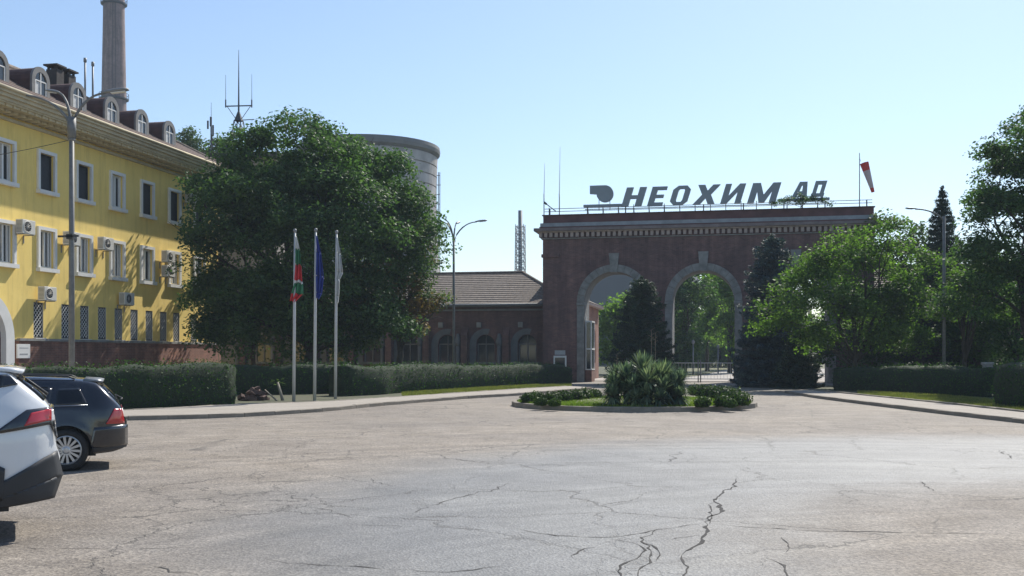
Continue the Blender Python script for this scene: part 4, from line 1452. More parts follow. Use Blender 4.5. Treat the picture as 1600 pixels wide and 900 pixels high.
# ------------------------------------------------------------------ low brick wings either side of the gateway
def wing(label, u0, u1, vf, depth, win_u, hip_u, side):
    w_ = thing('brick_wing', label, 'building', ((u0 + u1) / 2, vf, 0), 'low wings of the gateway')
    EH = 5.2
    mb, mw, mp, ms = MB(), [], MB(), MB()
    edges = [u0] + [(win_u[i] + win_u[i + 1]) / 2 for i in range(len(win_u) - 1)] + [u1]
    for i, uc in enumerate(win_u):
        prof = arched_bay(mb, edges[i], edges[i + 1], uc, 0.62, 2.5, 0, EH, vf, 14, zb=1.3)
        for k in range(len(prof) - 1):
            a, b = prof[k], prof[k + 1]
            mb.poly([(a[0], vf, a[1]), (b[0], vf, b[1]), (b[0], vf + 0.3, b[1]), (a[0], vf + 0.3, a[1])])
    mb.poly([(u0, vf, 0), (u0, vf + depth, 0), (u0, vf + depth, EH), (u0, vf, EH)])
    mb.poly([(u1, vf, 0), (u1, vf + depth, 0), (u1, vf + depth, EH), (u1, vf, EH)])
    mb.poly([(u0, vf + depth, 0), (u1, vf + depth, 0), (u1, vf + depth, EH), (u0, vf + depth, EH)])
    build(mb, 'wall', MATS['wing_brick'], w_, fix=False)
    for i, uc in enumerate(win_u):
        m2 = MB()
        arc = [(uc + 0.62 * cos(pi * k / 14), 2.5 + 0.62 * sin(pi * k / 14)) for k in range(15)]
        m2.poly([(uc - 0.62, vf + 0.22, 1.3), (uc + 0.62, vf + 0.22, 1.3)] + [(x, vf + 0.22, z) for x, z in arc])
        wo = build(m2, 'window', GLASS, w_)
        m2 = MB()
        for (a, b, c, d) in ((-0.61, -0.54, 1.31, 2.46), (0.54, 0.61, 1.31, 2.46), (-0.04, 0.04, 1.31, 2.46), (-0.61, 0.61, 2.462, 2.54)):
            m2.box(uc + a, uc + b, vf + 0.15, vf + 0.215, c, d)
        m2.box(uc - 0.025, uc + 0.025, vf + 0.15, vf + 0.215, 2.542, 3.1)
        build(m2, 'sash', plain('dull_sash', (0.13, 0.125, 0.125), 0.7, 0.2, 4, bstr=0), wo)
        m2 = MB(); m2.box(uc - 0.8, uc + 0.75, vf - 0.14, vf + 0.2, 1.14, 1.296)
        build(m2, 'sill', PLASTER, wo)
        # plaster arch band with its left leg
        m2 = MB()
        o_ = [(uc - 1.12, 0.5), (uc - 1.12, 2.5)] + [(uc + 1.12 * cos(pi - pi * k / 12), 2.5 + 1.05 * sin(pi - pi * k / 12)) for k in range(1, 8)]
        i2 = [(uc - 0.66, 0.5), (uc - 0.66, 2.5)] + [(uc + 0.66 * cos(pi - pi * k / 12), 2.5 + 0.66 * sin(pi - pi * k / 12)) for k in range(1, 8)]
        for k in range(len(o_) - 1):
            A = [o_[k], o_[k + 1], i2[k + 1], i2[k]]
            m2.poly([(x, vf - 0.05, z) for x, z in A])
            m2.poly([(A[0][0], vf - 0.05, A[0][1]), (A[1][0], vf - 0.05, A[1][1]), (A[1][0], vf, A[1][1]), (A[0][0], vf, A[0][1])])
        build(m2, 'arch_band', PLASTER, w_, fix=False)
        # brick pier, slim plaster column beside it, stone block above
        pu = uc - 1.42
        m2 = MB(); m2.box(pu - 0.22, pu + 0.22, vf - 0.42, vf - 0.002, 0, 3.1); m2.prism([(pu - 0.22, vf - 0.42, 3.102), (pu + 0.22, vf - 0.42, 3.102), (pu + 0.22, vf - 0.002, 3.7), (pu - 0.22, vf - 0.002, 3.7), (pu - 0.22, vf - 0.002, 3.102)][:0] or [(pu - 0.22, vf - 0.42, 3.1), (pu - 0.22, vf - 0.002, 3.1), (pu - 0.22, vf - 0.002, 3.65)], (0.44, 0, 0))
        build(m2, 'pier', MATS['wing_brick'], w_)
        m2 = MB(); m2.tube([(pu - 0.48, vf - 0.16, 0), (pu - 0.48, vf - 0.16, 2.35)], 0.15, 10); m2.revolve([(0.15, 2.35), (0.24, 2.5), (0.26, 2.65), (0.16, 2.95), (0.10, 3.2), (0.0, 3.22)], 10, (pu - 0.48, vf - 0.16, 0))
        build(m2, 'column', PLASTER, w_, smooth=True)
        m2 = MB(); m2.box(uc - 0.62, uc - 0.30, vf - 0.16, vf + 0.1, 3.62, 3.98)
        build(m2, 'corbel_block', STONE, w_, bevel=0.02)
    # eaves
    m2 = MB()
    m2.box(u0 - 0.2, u1 + 0.0, vf - 0.16, vf - 0.002, 4.75, 4.86)
    m2.box(u0 - 0.3, u1 + 0.0, vf - 0.45, vf + 0.05, 5.02, 5.10)
    build(m2, 'eaves', plain('eaves_grey', (0.17, 0.17, 0.17), 0.8, 0.2, 3, bstr=0.1), w_)
    m2 = MB(); m2.tube([(u0, vf - 0.50, 5.14), (u1, vf - 0.50, 5.14)], 0.075, 8)
    build(m2, 'gutter', METALG, w_, smooth=True)
    # roof in courses
    n = 16
    ef, er = vf - 0.48, vf + depth / 2
    rz = 7.7
    m2 = MB()
    for i in range(n):
        a, b = i / n, (i + 1.12) / n
        va, vb = ef + (er - ef) * a, ef + (er - ef) * b
        za, zb = 5.2 + (rz - 5.2) * a + 0.045, 5.2 + (rz - 5.2) * min(b, 1.0)
        if side > 0:
            ea, eb = u1 + (hip_u - u1) * a, u1 + (hip_u - u1) * min(b, 1)
            m2.poly([(u0, va, za), (ea, va, za), (eb, vb, zb), (u0, vb, zb)])
            m2.poly([(u0, va, za), (ea, va, za), (ea, va, za - 0.045), (u0, va, za - 0.045)])
            m2.poly([(ea, va, za), (ea, 2 * er - va, za), (eb, 2 * er - vb, zb), (eb, vb, zb)])
        else:
            m2.poly([(u0, va, za), (u1, va, za), (u1, vb, zb), (u0, vb, zb)])
    m2.poly([(u0, 2 * er - ef, 5.2), (u1, 2 * er - ef, 5.2), (hip_u if side > 0 else u1, er, rz), (u0, er, rz)])
    build(m2, 'roof', ROOFT, w_, fix=False)
    m2 = MB(); m2.tube([(u0, er, rz + 0.04), (hip_u, er, rz + 0.04)], 0.11, 7)
    if side > 0:
        m2.tube([(hip_u, er, rz + 0.04), (u1, ef, 5.25)], 0.10, 7)
    build(m2, 'ridge_tile', ROOFT, w_, smooth=True)
    return w_
VF = 69.6
wu = [onV(px, VF)[0] for px in (824, 759, 699, 640)]
wu = sorted(wu)
wu = [wu[0] - 2.7 * k for k in range(4, 0, -1)] + wu
LW = wing('low dark brick wing with arched windows and tiled roof left of the gateway', -34.0, -10.2, VF, 10.5, wu, -14.7, 1)
RW = wing('low dark brick wing right of the gateway, mostly hidden by trees', 8.7, 26.0, VF, 10.5, [10.8, 13.5, 16.2, 18.9, 21.6], 20.0, -1)
# wing running back behind the left arch
t = thing('rear_wing', 'sunlit brick range with narrow arched windows seen through the left arch', 'building', (-11, 75, 0))
mb = MB()
uw = -9.75
y0, y1 = gate_v + gate_t + 0.1, 79.3
for (yc) in (73.4, 76.6):
    pass
def arched_bay_u(mb, b0, b1, yc, r, spr, z0, z1, u, nseg, zb):
    m2 = MB()
    prof = arched_bay(m2, b0, b1, yc, r, spr, z0, z1, 0, nseg, zb)
    base = len(mb.v)
    mb.v += [(u, p[0], p[2]) for p in m2.v]
    mb.f += [[base + i for i in f] for f in m2.f]
    for k in range(len(prof) - 1):
        a, b = prof[k], prof[k + 1]
        mb.poly([(u, a[0], a[1]), (u, b[0], b[1]), (u - 0.3, b[0], b[1]), (u - 0.3, a[0], a[1])])
    return prof
p1 = arched_bay_u(mb, y0, 75.0, 73.2, 0.5, 3.2, 0, 5.2, uw, 12, 1.2)
p2 = arched_bay_u(mb, 75.0, y1, 76.9, 0.5, 3.2, 0, 5.2, uw, 12, 1.2)
mb.poly([(uw, y1, 0), (uw - 6, y1, 0), (uw - 6, y1, 5.2), (uw, y1, 5.2)])
mb.poly([(uw, y0, 0), (uw - 1.5, y0, 0), (uw - 1.5, y0, 5.2), (uw, y0, 5.2)])
build(mb, 'wall', MATS['plinth_brick'], t, fix=False)
for p in (p1, p2):
    m2 = MB(); m2.poly([(uw - 0.22, a, b) for a, b in p])
    build(m2, 'window', GLASS, t)
m2 = MB(); m2.box(uw - 6, uw + 0.35, y0, y1 + 0.3, 5.202, 5.36)
build(m2, 'eaves', CORN, t)
m2 = MB()
m2.poly([(uw + 0.4, y0, 5.37), (uw + 0.4, y1 + 0.35, 5.37), (uw - 3, y1 - 3, 6.9), (uw - 3, y0, 6.9)])
m2.poly([(uw + 0.4, y1 + 0.35, 5.37), (uw - 6.4, y1 + 0.35, 5.37), (uw - 3, y1 - 3, 6.9)])
build(m2, 'roof', ROOFT, t, fix=False)

# far industrial hall seen through the left arch
hp = P(940, 470, 190)
t = thing('industrial_hall', 'large slate grey industrial hall seen through the left arch', 'building', (hp[0], hp[1], 0))
mb = MB()
hw, hd, he, hr = 13.0, 40, 22.0, 26.5
prof = [(-hw, 0), (hw, 0), (hw, he)] + [(hw * cos(a), he + (hr - he) * sin(a)) for a in np.linspace(0.15, pi - 0.15, 12)] + [(-hw, he)]
mb.prism([(hp[0] + 3 + x, hp[1], z) for x, z in prof], (0, hd, 0))
build(mb, 'shell', HILLM, t)


# ================================================================== BACKGROUND STRUCTURES
def at_px(px, Z):
    return site((px - 800) / F_PX * Z, Z)
# tall brick chimney behind the office building
cx, cy = at_px(178, 200)
t = thing('factory_chimney', 'tall tapering brick factory chimney rising behind the yellow building', 'chimney', (cx, cy, 0))
mb = MB()
prof = [(2.75, 0), (2.45, 35), (2.25, 49), (1.95, 66), (1.9, 72)]
mb.revolve(prof, 32, (cx, cy, 0))
build(mb, 'shaft', MATS['stack_brick'], t, smooth=True)
for z, r in ((50.2, 2.25), (68.2, 1.95)):
    mb = MB()
    mb.revolve([(r, z - 0.25), (r + 0.42, z - 0.1), (r + 0.42, z + 0.12), (r, z + 0.14)], 32, (cx, cy, 0))
    mb.revolve([(r + 0.40, z + 0.95), (r + 0.46, z + 1.0), (r + 0.40, z + 1.05)], 32, (cx, cy, 0))
    for k in range(20):
        a = 2 * pi * k / 20
        mb.tube([(cx + (r + .42) * cos(a), cy + (r + .42) * sin(a), z), (cx + (r + .42) * cos(a), cy + (r + .42) * sin(a), z + 1)], 0.03, 4)
    build(mb, 'gallery', DARKM, t)
mb = MB()
la = -1.0
for s in (-0.25, 0.25):
    mb.tube([(cx + 2.95 * cos(la) - s * sin(la), cy + 2.95 * sin(la) + s * cos(la), 2), (cx + 2.1 * cos(la) - s * sin(la), cy + 2.1 * sin(la) + s * cos(la), 70)], 0.05, 4)
build(mb, 'ladder', DARKM, t)
# cooling tower
cx, cy = at_px(577, 150)
t = thing('cooling_tower', 'broad ribbed concrete cooling tower behind the large tree', 'cooling tower', (cx, cy, 0))
def rt(z):
    return 9.55 + 0.0042 * (z - 24) ** 2 * (1 if z < 24 else 1.0)
mb = MB()
prof = []
z = 0.0
while z < 29.6:
    prof += [(rt(z), z), (rt(z + 1.25) , z + 1.25), (rt(z + 1.27) - 0.22, z + 1.27), (rt(z + 1.40) - 0.22, z + 1.40)]
    z += 1.42
prof = [p for p in prof if p[1] < 29.9]
mb.revolve(prof, 64, (cx, cy, 0))
build(mb, 'shell', CONC, t, smooth=False)
mb = MB()
mb.revolve([(9.6, 29.9), (10.0, 30.15), (10.08, 30.6), (10.0, 31.1), (9.4, 31.15), (9.3, 29.8)], 64, (cx, cy, 0), close=True)
build(mb, 'rim', plain('rim_concrete', (0.17, 0.17, 0.17), 0.9, 0.2, 0.4, bstr=0.2, bscale=4), t, smooth=False)
mb = MB()
la = TH + 0.0
la = radians(2) + TH
for rr_, s in ((9.8, 0), (10.0, 0)):
    mb.tube([(cx + rr_ * cos(la), cy + rr_ * sin(la), 0), (cx + rr_ * cos(la), cy + rr_ * sin(la), 27.8)], 0.06, 5)
for k in range(20):
    z = 1.5 + k * 1.36
    mb.tube([(cx + 9.5 * cos(la), cy + 9.5 * sin(la), z), (cx + 10.0 * cos(la), cy + 10.0 * sin(la), z)], 0.05, 4)
    if k % 3 == 0:
        mb.tube([(cx + 10.0 * cos(la), cy + 10.0 * sin(la), z), (cx + 10.15 * cos(la), cy + 10.15 * sin(la), z)], 0.05, 4)
build(mb, 'ladder', DARKM, t)
# lattice stack
cx, cy = at_px(813, 150)
t = thing('lattice_stack', 'slender metal stack in a pale lattice frame behind the left wing', 'chimney', (cx, cy, 0))
top, topf = hh(329, 150), hh(351, 150)
mb = MB(); mb.tube([(cx, cy, 0), (cx, cy, top)], 0.30, 14)
build(mb, 'flue', plain('flue_steel', (0.20, 0.21, 0.215), 0.6, 0.15, 1, metal=0.2, bstr=0.05), t, smooth=True)
mb = MB()
q = 0.55
def fw(z):
    return 0.58 + 0.22 * (1 - z / topf)
crn = [(-1, -1), (1, -1), (1, 1), (-1, 1)]
for a, b in crn:
    mb.tube([(cx + a * fw(0), cy + b * fw(0), 0), (cx + a * fw(topf), cy + b * fw(topf), topf)], 0.055, 4)
z = 0
while z < topf - 0.5:
    z2 = min(topf, z + 1.0)
    for i in range(4):
        a, b = crn[i], crn[(i + 1) % 4]
        w_, w2 = fw(z), fw(z2)
        mb.tube([(cx + a[0] * w_, cy + a[1] * w_, z), (cx + b[0] * w2, cy + b[1] * w2, z2)], 0.04, 4, cap=False)
        mb.tube([(cx + b[0] * w_, cy + b[1] * w_, z), (cx + a[0] * w2, cy + a[1] * w2, z2)], 0.04, 4, cap=False)
        mb.tube([(cx + a[0] * w2, cy + a[1] * w2, z2), (cx + b[0] * w2, cy + b[1] * w2, z2)], 0.04, 4, cap=False)
    z = z2
build(mb, 'lattice', plain('pale_lattice', (0.42, 0.42, 0.42), 0.6, 0.15, 2, bstr=0), t, fix=False)
# service block carrying the antennas
c0, c1 = at_px(318, 78), at_px(432, 78)
t = thing('service_block', 'flat dark roof of a service block between the yellow building and big tree', 'building', ((c0[0] + c1[0]) / 2, (c0[1] + c1[1]) / 2, 0))
d = Vector((c1[0] - c0[0], c1[1] - c0[1]))
M = Matrix.Translation((c0[0], c0[1], 0)) @ Matrix.Rotation(TH, 4, 'Z')
hb = hh(247, 78)
mb = MB(); mb.box(0, d.length, 0, 9, 0, hb, M)
build(mb, 'wall', plain('dull_render', (0.20, 0.18, 0.15), 0.9, 0.2, 1, bstr=0.2), t)
mb = MB(); mb.box(-0.3, d.length + 0.3, -0.3, 9.3, hb + 0.002, hb + 0.42, M)
build(mb, 'roof_slab', plain('tarred_slab', (0.035, 0.035, 0.038), 0.85, 0.2, 1, bstr=0.1), t)
ZT = 81.0
cx, cy = at_px(373, ZT)
zb = hb + 0.42
t = thing('antenna_mast', 'lattice antenna mast with a three pronged aerial on top', 'antenna', (cx, cy, zb))
ztop, zbar = hh(189, ZT), hh(166, ZT)
mb = MB()
for a, b in crn:
    mb.tube([(cx + a * 0.55, cy + b * 0.55, zb), (cx + a * 0.26, cy + b * 0.26, ztop)], 0.045, 4)
n = 5
for k in range(n):
    for i in range(4):
        a, b = crn[i], crn[(i + 1) % 4]
        f0, f1 = k / n, (k + 1) / n
        w0_, w1_ = 0.55 - 0.29 * f0, 0.55 - 0.29 * f1
        z0_, z1_ = zb + (ztop - zb) * f0, zb + (ztop - zb) * f1
        mb.tube([(cx + a[0] * w0_, cy + a[1] * w0_, z0_), (cx + b[0] * w1_, cy + b[1] * w1_, z1_)], 0.028, 4, cap=False)
        mb.tube([(cx + a[0] * w1_, cy + a[1] * w1_, z1_), (cx + b[0] * w1_, cy + b[1] * w1_, z1_)], 0.028, 4, cap=False)
build(mb, 'lattice', DARKM, t, fix=False)
mb = MB(); mb.revolve([(0.36, ztop), (0.30, ztop + 0.15), (0.07, ztop + 0.75)], 10, (cx, cy, 0))
build(mb, 'cap', DARKM, t)
ex, ey = CT, ST
mb = MB()
mb.tube([(cx, cy, ztop + 0.6), (cx, cy, hh(130, ZT)), (cx, cy, hh(78, ZT))], [0.07, 0.045, 0.016], 6)
mb.tube([(cx - ex * 1.0, cy - ey * 1.0, zbar), (cx + ex * 1.0, cy + ey * 1.0, zbar + 0.05)], 0.05, 6)
for s, tp in ((-1, 117), (1, 116)):
    mb.tube([(cx + s * ex, cy + s * ey, zbar - 0.1), (cx + s * ex, cy + s * ey, zbar + 0.5)], 0.05, 6)
    mb.tube([(cx + s * ex, cy + s * ey, zbar + 0.5), (cx + s * ex, cy + s * ey, hh(tp, ZT))], [0.022, 0.012], 5)
    mb.tube([(cx + s * ex * 0.9, cy + s * ey * 0.9, zbar), (cx + s * ex * 0.25, cy + s * ey * 0.25, ztop + 0.2)], 0.025, 4)
mb.tube([(cx, cy, ztop + 0.05), (cx + ex * 1.2, cy + ey * 1.2, ztop + 0.12)], 0.035, 5)
build(mb, 'aerial', DARKM, t, fix=False)
for k, (dx, dz) in enumerate(((-0.95, 0.9), (-0.5, 0.9), (0.75, 0.75), (-1.0, 0.4))):
    mb = MB()
    x, y = cx + dx * ex + 0.3 * ey, cy + dx * ey - 0.3
    mb.tube([(x, y, zb), (x, y, zb + dz + 0.3)], 0.04, 5)
    mb.revolve([(0.0, -0.12), (0.2, -0.1), (0.26, 0.0), (0.2, 0.1), (0.0, 0.12)], 12, (x, y - 0.1, zb + dz), 'y')
    build(mb, 'dish', DARKM, t)
cx, cy = at_px(330, ZT)
t = thing('cell_mast', 'short braced mast with panel antennas left of the lattice mast', 'antenna', (cx, cy, zb))
mb = MB()
mb.tube([(cx, cy, zb), (cx, cy, hh(183, ZT))], 0.06, 6)
mb.tube([(cx, cy, hh(183, ZT)), (cx, cy, hh(160, ZT))], [0.02, 0.012], 5)
mb.tube([(cx, cy, hh(212, ZT)), (cx + 0.75 * ex, cy + .75 * ey, zb)], 0.045, 5)
mb.tube([(cx, cy, hh(212, ZT)), (cx - 0.1, cy + 0.8, zb)], 0.04, 5)
build(mb, 'pole', DARKM, t, fix=False)
for dx, y0_, y1_ in ((-0.2, 189, 202), (0.02, 183, 198), (0.2, 196, 212)):
    mb = MB(); mb.box(cx + dx * ex - 0.06, cx + dx * ex + 0.06, cy + dx * ey - 0.16, cy + dx * ey - 0.07, hh(y1_, ZT), hh(y0_, ZT))
    build(mb, 'panel', DARKM, t, bevel=0.015)

# ================================================================== STREET FURNITURE
def lamp(name, label, px, Z, top, arms, r0=0.11, sleeve=None, group='street lamps'):
    x, y = at_px(px, Z)
    h = hh(top, Z)
    t = thing(name, label, 'street lamp', (x, y, 0.1), group)
    mb = MB()
    mb.tube([(x, y, 0.0), (x, y, 0.5 * h), (x, y, h)], [r0, r0 * 0.92, r0 * 0.8], 12)
    if sleeve:
        mb.tube([(x, y, hh(sleeve[1], Z)), (x, y, hh(sleeve[0], Z))], r0 * 1.4, 12)
        mb.tube([(x, y, hh(sleeve[1], Z) - 0.10), (x, y, hh(sleeve[1], Z))], r0 * 1.2, 12)
    mb.tube([(x, y, 0.0), (x, y, 1.0)], r0 * 1.45, 12)
    build(mb, 'pole', POLE, t, smooth=True)
    for (ang, reach, rise, head) in arms:
        a = TH + radians(ang)
        dx, dy = cos(a), sin(a)
        mb = MB()
        path = [(x + dx * 0.05, y + dy * 0.05, h - 0.25)]
        for q in np.linspace(0.1, 1, 8):
            path.append((x + dx * reach * q ** 1.35, y + dy * reach * q ** 1.35, h - 0.25 + (rise + 0.25) * (1 - (1 - q) ** 1.9)))
        mb.tube(path, [r0 * 0.5] * 5 + [r0 * 0.38] * 4, 8)
        arm = build(mb, 'arm', POLE, t, smooth=True)
        if head:
            e = Vector(path[-1]); pr = Vector(path[-2])
            dv_ = (e - pr).normalized()
            yaw = atan2(dv_.y, dv_.x); pit = math.asin(dv_.z)
            M = Matrix.Translation(e) @ Matrix.Rotation(yaw, 4, 'Z') @ Matrix.Rotation(-pit, 4, 'Y')
            s = head
            m2 = MB()
            sec = [(-0.12, 0.05, 0.045), (0.05, 0.09, 0.075), (0.30, 0.15, 0.10), (0.62, 0.17, 0.09), (0.82, 0.12, 0.055)]
            ring = 10
            for (xx, w_, hgt) in sec:
                for q in range(ring):
                    b = 2 * pi * q / ring
                    m2.v.append(tuple(M @ Vector((xx * s, w_ * cos(b) * s, (0.03 + hgt * sin(b) * (1 if sin(b) > 0 else 0.45)) * s))))
            for i in range(len(sec) - 1):
                for q in range(ring):
                    q2 = (q + 1) % ring
                    m2.f.append([i * ring + q, i * ring + q2, (i + 1) * ring + q2, (i + 1) * ring + q])
            m2.f.append(list(range(ring))); m2.f.append([(len(sec) - 1) * ring + q for q in range(ring)])
            hd = build(m2, 'lamp_head', METALG, t, smooth=True)
            m2 = MB(); m2.box(0.22 * s, 0.72 * s, -0.10 * s, 0.10 * s, -0.035 * s, -0.012 * s, M)
            build(m2, 'lens', PLAST, hd)
    return t
lp = lamp('street_lamp', 'tall grey street lamp with curved arms in front of the yellow building', 112, 37, 190, [(2, 1.15, 1.0, 1.0), (150, 0.75, 1.1, 0.75), (190, 1.5, 0.85, None)], 0.105, (183, 216))
mb = MB()
x, y = at_px(112, 37)
mb.box(x - 0.45, x + 0.35, y - 0.14, y - 0.10, hh(371, 37), hh(368, 37))
mb.box(x - 0.12, x + 0.12, y - 0.14, y + 0.12, hh(374, 37), hh(366, 37))
build(mb, 'clamp', DARKM, lp)
lp2 = lamp('street_lamp', 'three armed grey street lamp in front of the left brick wing', 709, 62, 372, [(0, 1.35, 0.95, 0.75), (140, 0.9, 1.0, 0.8), (200, 0.55, 1.05, None), (75, 0.5, 0.9, 0.7)], 0.085)
lamp('street_lamp', 'single armed grey street lamp among the right hand trees', 1475, 50, 338, [(178, 1.35, 0.35, 0.55)], 0.085)
# overhead wire from the left lamp to the building
t = thing('overhead_wire', 'thin overhead wire running left from the tall street lamp', 'wire', (x, y, hh(218, 37)))
mb = MB()
p0 = Vector((x, y, hh(218, 37))); p1 = Vector((FU, 36.0, 9.35))
mb.tube([tuple(p0 + (p1 - p0) * q - Vector((0, 0, 0.25 * q * (1 - q)))) for q in np.linspace(0, 1, 10)], 0.012, 5)
build(mb, 'cable', DARKM, t, smooth=True)

# flagpoles and flags
STRIPES = {'white': plain('flag_white', (0.60, 0.60, 0.58), 0.8, 0.05, 3, bstr=0), 'green': plain('flag_green', (0.03, 0.16, 0.075), 0.8, 0.08, 3, bstr=0),
           'red': plain('flag_red', (0.50, 0.03, 0.035), 0.8, 0.08, 3, bstr=0), 'blue': plain('flag_blue', (0.022, 0.045, 0.26), 0.8, 0.08, 3, bstr=0),
           'silver': plain('flag_silver', (0.50, 0.52, 0.52), 0.8, 0.06, 3, bstr=0)}
def flagpole(px, ybase, ytop, lab):
    x, y = G(px, ybase, 0.12)
    Z = F_PX * (EYE - 0.12) / (ybase - YH)
    t = thing('flagpole', lab, 'flagpole', (x, y, 0.12), 'three flagpoles by the pavement')
    mb = MB()
    h = hh(ytop, Z)
    dx = (px + 2 - px) * Z / F_PX
    mb.tube([(x, y, 0.08), (x + dx * .5, y, h / 2), (x + dx, y, h)], [0.06, 0.052, 0.036], 10)
    build(mb, 'pole', plain('pale_pole', (0.46, 0.47, 0.47), 0.5, 0.1, 4, bstr=0), t, smooth=True)
    mb = MB(); mb.revolve([(0, -0.06), (0.05, -0.04), (0.07, 0.02), (0.05, 0.07), (0, 0.09)], 10, (x + dx, y, h + 0.04))
    build(mb, 'finial', METALG, t, smooth=True)
    return x + dx, y, h, Z
def drape(name, lab, x, y, ztop, rows, cat='flag'):
    """rows: (drop, left reach, right reach, depth, colour) ; limp cloth gathered against its pole"""
    t = thing(name, lab, cat, (x, y, ztop), 'flags on the three poles')
    for i in range(len(rows) - 1):
        (d0_, l0, r0_, k0, c0_), (d1_, l1, r1_, k1, _) = rows[i], rows[i + 1]
        mb = MB()
        n, m = 5, 15
        for a in range(n + 1):
            f = a / n
            L, R, K = l0 + (l1 - l0) * f, r0_ + (r1_ - r0_) * f, k0 + (k1 - k0) * f
            for b in range(m + 1):
                g = b / m
                fold = sin(g * pi * 5.2 + i * 0.6 + f * 0.8) * K
                xx = -L + (L + R) * g
                skew = 0.06 * g
                mb.v.append((x + xx * CT - fold * ST, y + xx * ST + fold * CT - 0.03, ztop - (d0_ + (d1_ - d0_) * f) - skew + 0.03 * sin(g * 9 + i)))
        for a in range(n):
            for b in range(m):
                mb.f.append([a * (m + 1) + b, a * (m + 1) + b + 1, (a + 1) * (m + 1) + b + 1, (a + 1) * (m + 1) + b])
        o = build(mb, c0_ + '_cloth', STRIPES[c0_], t, smooth=True, fix=False)
        md = o.modifiers.new('thick', 'SOLIDIFY'); md.thickness = 0.006
x, y, h, Z = flagpole(459, 627, 363, 'leftmost flagpole, carrying the striped flag')
drape('flag', 'limp white green and red striped flag on the leftmost pole', x, y, h - 0.12,
      [(0, -0.01, 0.07, 0.02, 'white'), (0.45, -0.01, 0.20, 0.06, 'green'), (1.0, -0.01, 0.25, 0.07, 'red'), (1.55, 0.03, 0.28, 0.08, 'white'), (1.65, 0.02, 0.30, 0.08, 'green'), (2.02, 0.12, 0.30, 0.07, 'red'), (2.3, 0.16, 0.02, 0.05, 'red')])
x, y, h, Z = flagpole(491.5, 625.5, 362, 'middle flagpole, carrying the blue flag')
drape('flag', 'limp dark blue flag on the middle pole', x, y, h - 0.12,
      [(0, -0.01, 0.06, 0.02, 'blue'), (0.6, -0.01, 0.22, 0.06, 'blue'), (1.45, 0.02, 0.32, 0.09, 'blue'), (2.05, -0.02, 0.24, 0.07, 'blue'), (2.25, -0.03, 0.12, 0.04, 'blue')])
x, y, h, Z = flagpole(524, 622.5, 365, 'rightmost flagpole, carrying the white flag')
drape('flag', 'limp white flag on the rightmost pole', x, y, h - 0.12,
      [(0, -0.01, 0.05, 0.02, 'silver'), (0.6, -0.01, 0.18, 0.05, 'silver'), (1.3, 0.0, 0.27, 0.07, 'silver'), (1.55, 0.0, 0.13, 0.05, 'silver'), (2.2, 0.0, 0.10, 0.04, 'silver'), (2.45, -0.01, 0.07, 0.03, 'silver')])

# notice stand in front of the gateway's left pier
x, y = at_px(875, 66)
t = thing('notice_stand', 'small white notice stand by the left end of the gateway', 'sign', (x, y, 0))
z1 = hh(572, 66)
M = Matrix.Translation((x, y, 0)) @ Matrix.Rotation(TH * 0.3, 4, 'Z')
mb = MB()
mb.box(-0.40, -0.31, -0.05, 0.05, 0, 1.72, M); mb.box(0.31, 0.40, -0.05, 0.05, 0, 1.72, M); mb.box(-0.309, 0.309, -0.05, 0.05, 1.60, 1.72, M)
build(mb, 'frame', WHITE, t)
mb = MB(); mb.box(-0.33, 0.33, -0.03, 0.03, 1.78, 2.05, M)
build(mb, 'header', plain('header_grey', (0.42, 0.43, 0.43), 0.6, 0.1, 2, bstr=0), t)
mb = MB(); mb.box(-0.308, 0.308, -0.02, 0.02, 0.6, 1.598, M)
build(mb, 'panel', GLASS, t)

# barred vehicle gate under the middle arch
t = thing('barrier_gate', 'low pale barred metal gate across the middle arch', 'gate', (gu[1], gate_v + 0.9, 0))
v = gate_v + 0.9
mb = MB()
for z in (0.22, 1.25):
    mb.tube([(gu[1] - RI + 0.05, v, z), (gu[1] + RI - 0.05, v, z)], 0.028, 6)
build(mb, 'rail', WHITE, t)
for k in range(19):
    mb = MB()
    u = gu[1] - RI + 0.15 + k * 0.205
    mb.tube([(u, v, 0.2), (u, v, 1.27)], 0.009, 5)
    build(mb, 'bar', WHITE, t)
for u in (gu[1] - RI + 0.04, gu[1] - 0.35, gu[1] - 0.2, gu[1] + RI - 0.04):
    mb = MB(); mb.box(u - 0.035, u + 0.035, v - 0.035, v + 0.035, 0, 1.45)
    build(mb, 'post', STONE, t)
# lamp posts far behind the gate
for (px, Z, top, lab) in ((1083, 92, 538, 'thin pole behind the middle arch, left of the avenue lawn'), (1122, 100, 545, 'thin pale pole behind the middle arch, right of the avenue lawn')):
    x, y = at_px(px, Z)
    t = thing('avenue_pole', lab, 'pole', (x, y, 0), 'poles on the avenue behind the gateway')
    mb = MB(); mb.tube([(x, y, 0), (x, y, hh(top, Z))], [0.07, 0.05], 7); mb.revolve([(0.05, 0), (0.13, 0.1), (0.13, 0.3), (0.0, 0.42)], 8, (x, y, hh(top, Z)))
    build(mb, 'post', METALG, t, smooth=True)
# stone gatepost between the right hand hedges
x, y = at_px(1543, 42.0)
t = thing('stone_post', 'squat grey stone post between the two right hand hedges', 'post', (x, y, 0.1))
mb = MB(); mb.box(x - 0.17, x + 0.17, y - 0.17, y + 0.17, 0.05, 1.36)
build(mb, 'shaft', STONE, t, bevel=0.03)
mb = MB(); mb.box(x - 0.21, x + 0.21, y - 0.21, y + 0.21, 1.362, 1.47)
build(mb, 'cap', STONE, t, bevel=0.03)
# sign on the right wing
u, Z = onV(1318, VF - 0.2)
t = thing('wall_sign', 'small white sign on the dark brick wall right of the gateway', 'sign', (u, VF - 0.06, 1.7))
mb = MB(); mb.box(u - 0.26, u + 0.26, VF - 0.06, VF - 0.003, hh(562, Z), hh(554, Z))
build(mb, 'board', WHITE, t, bevel=0.006)
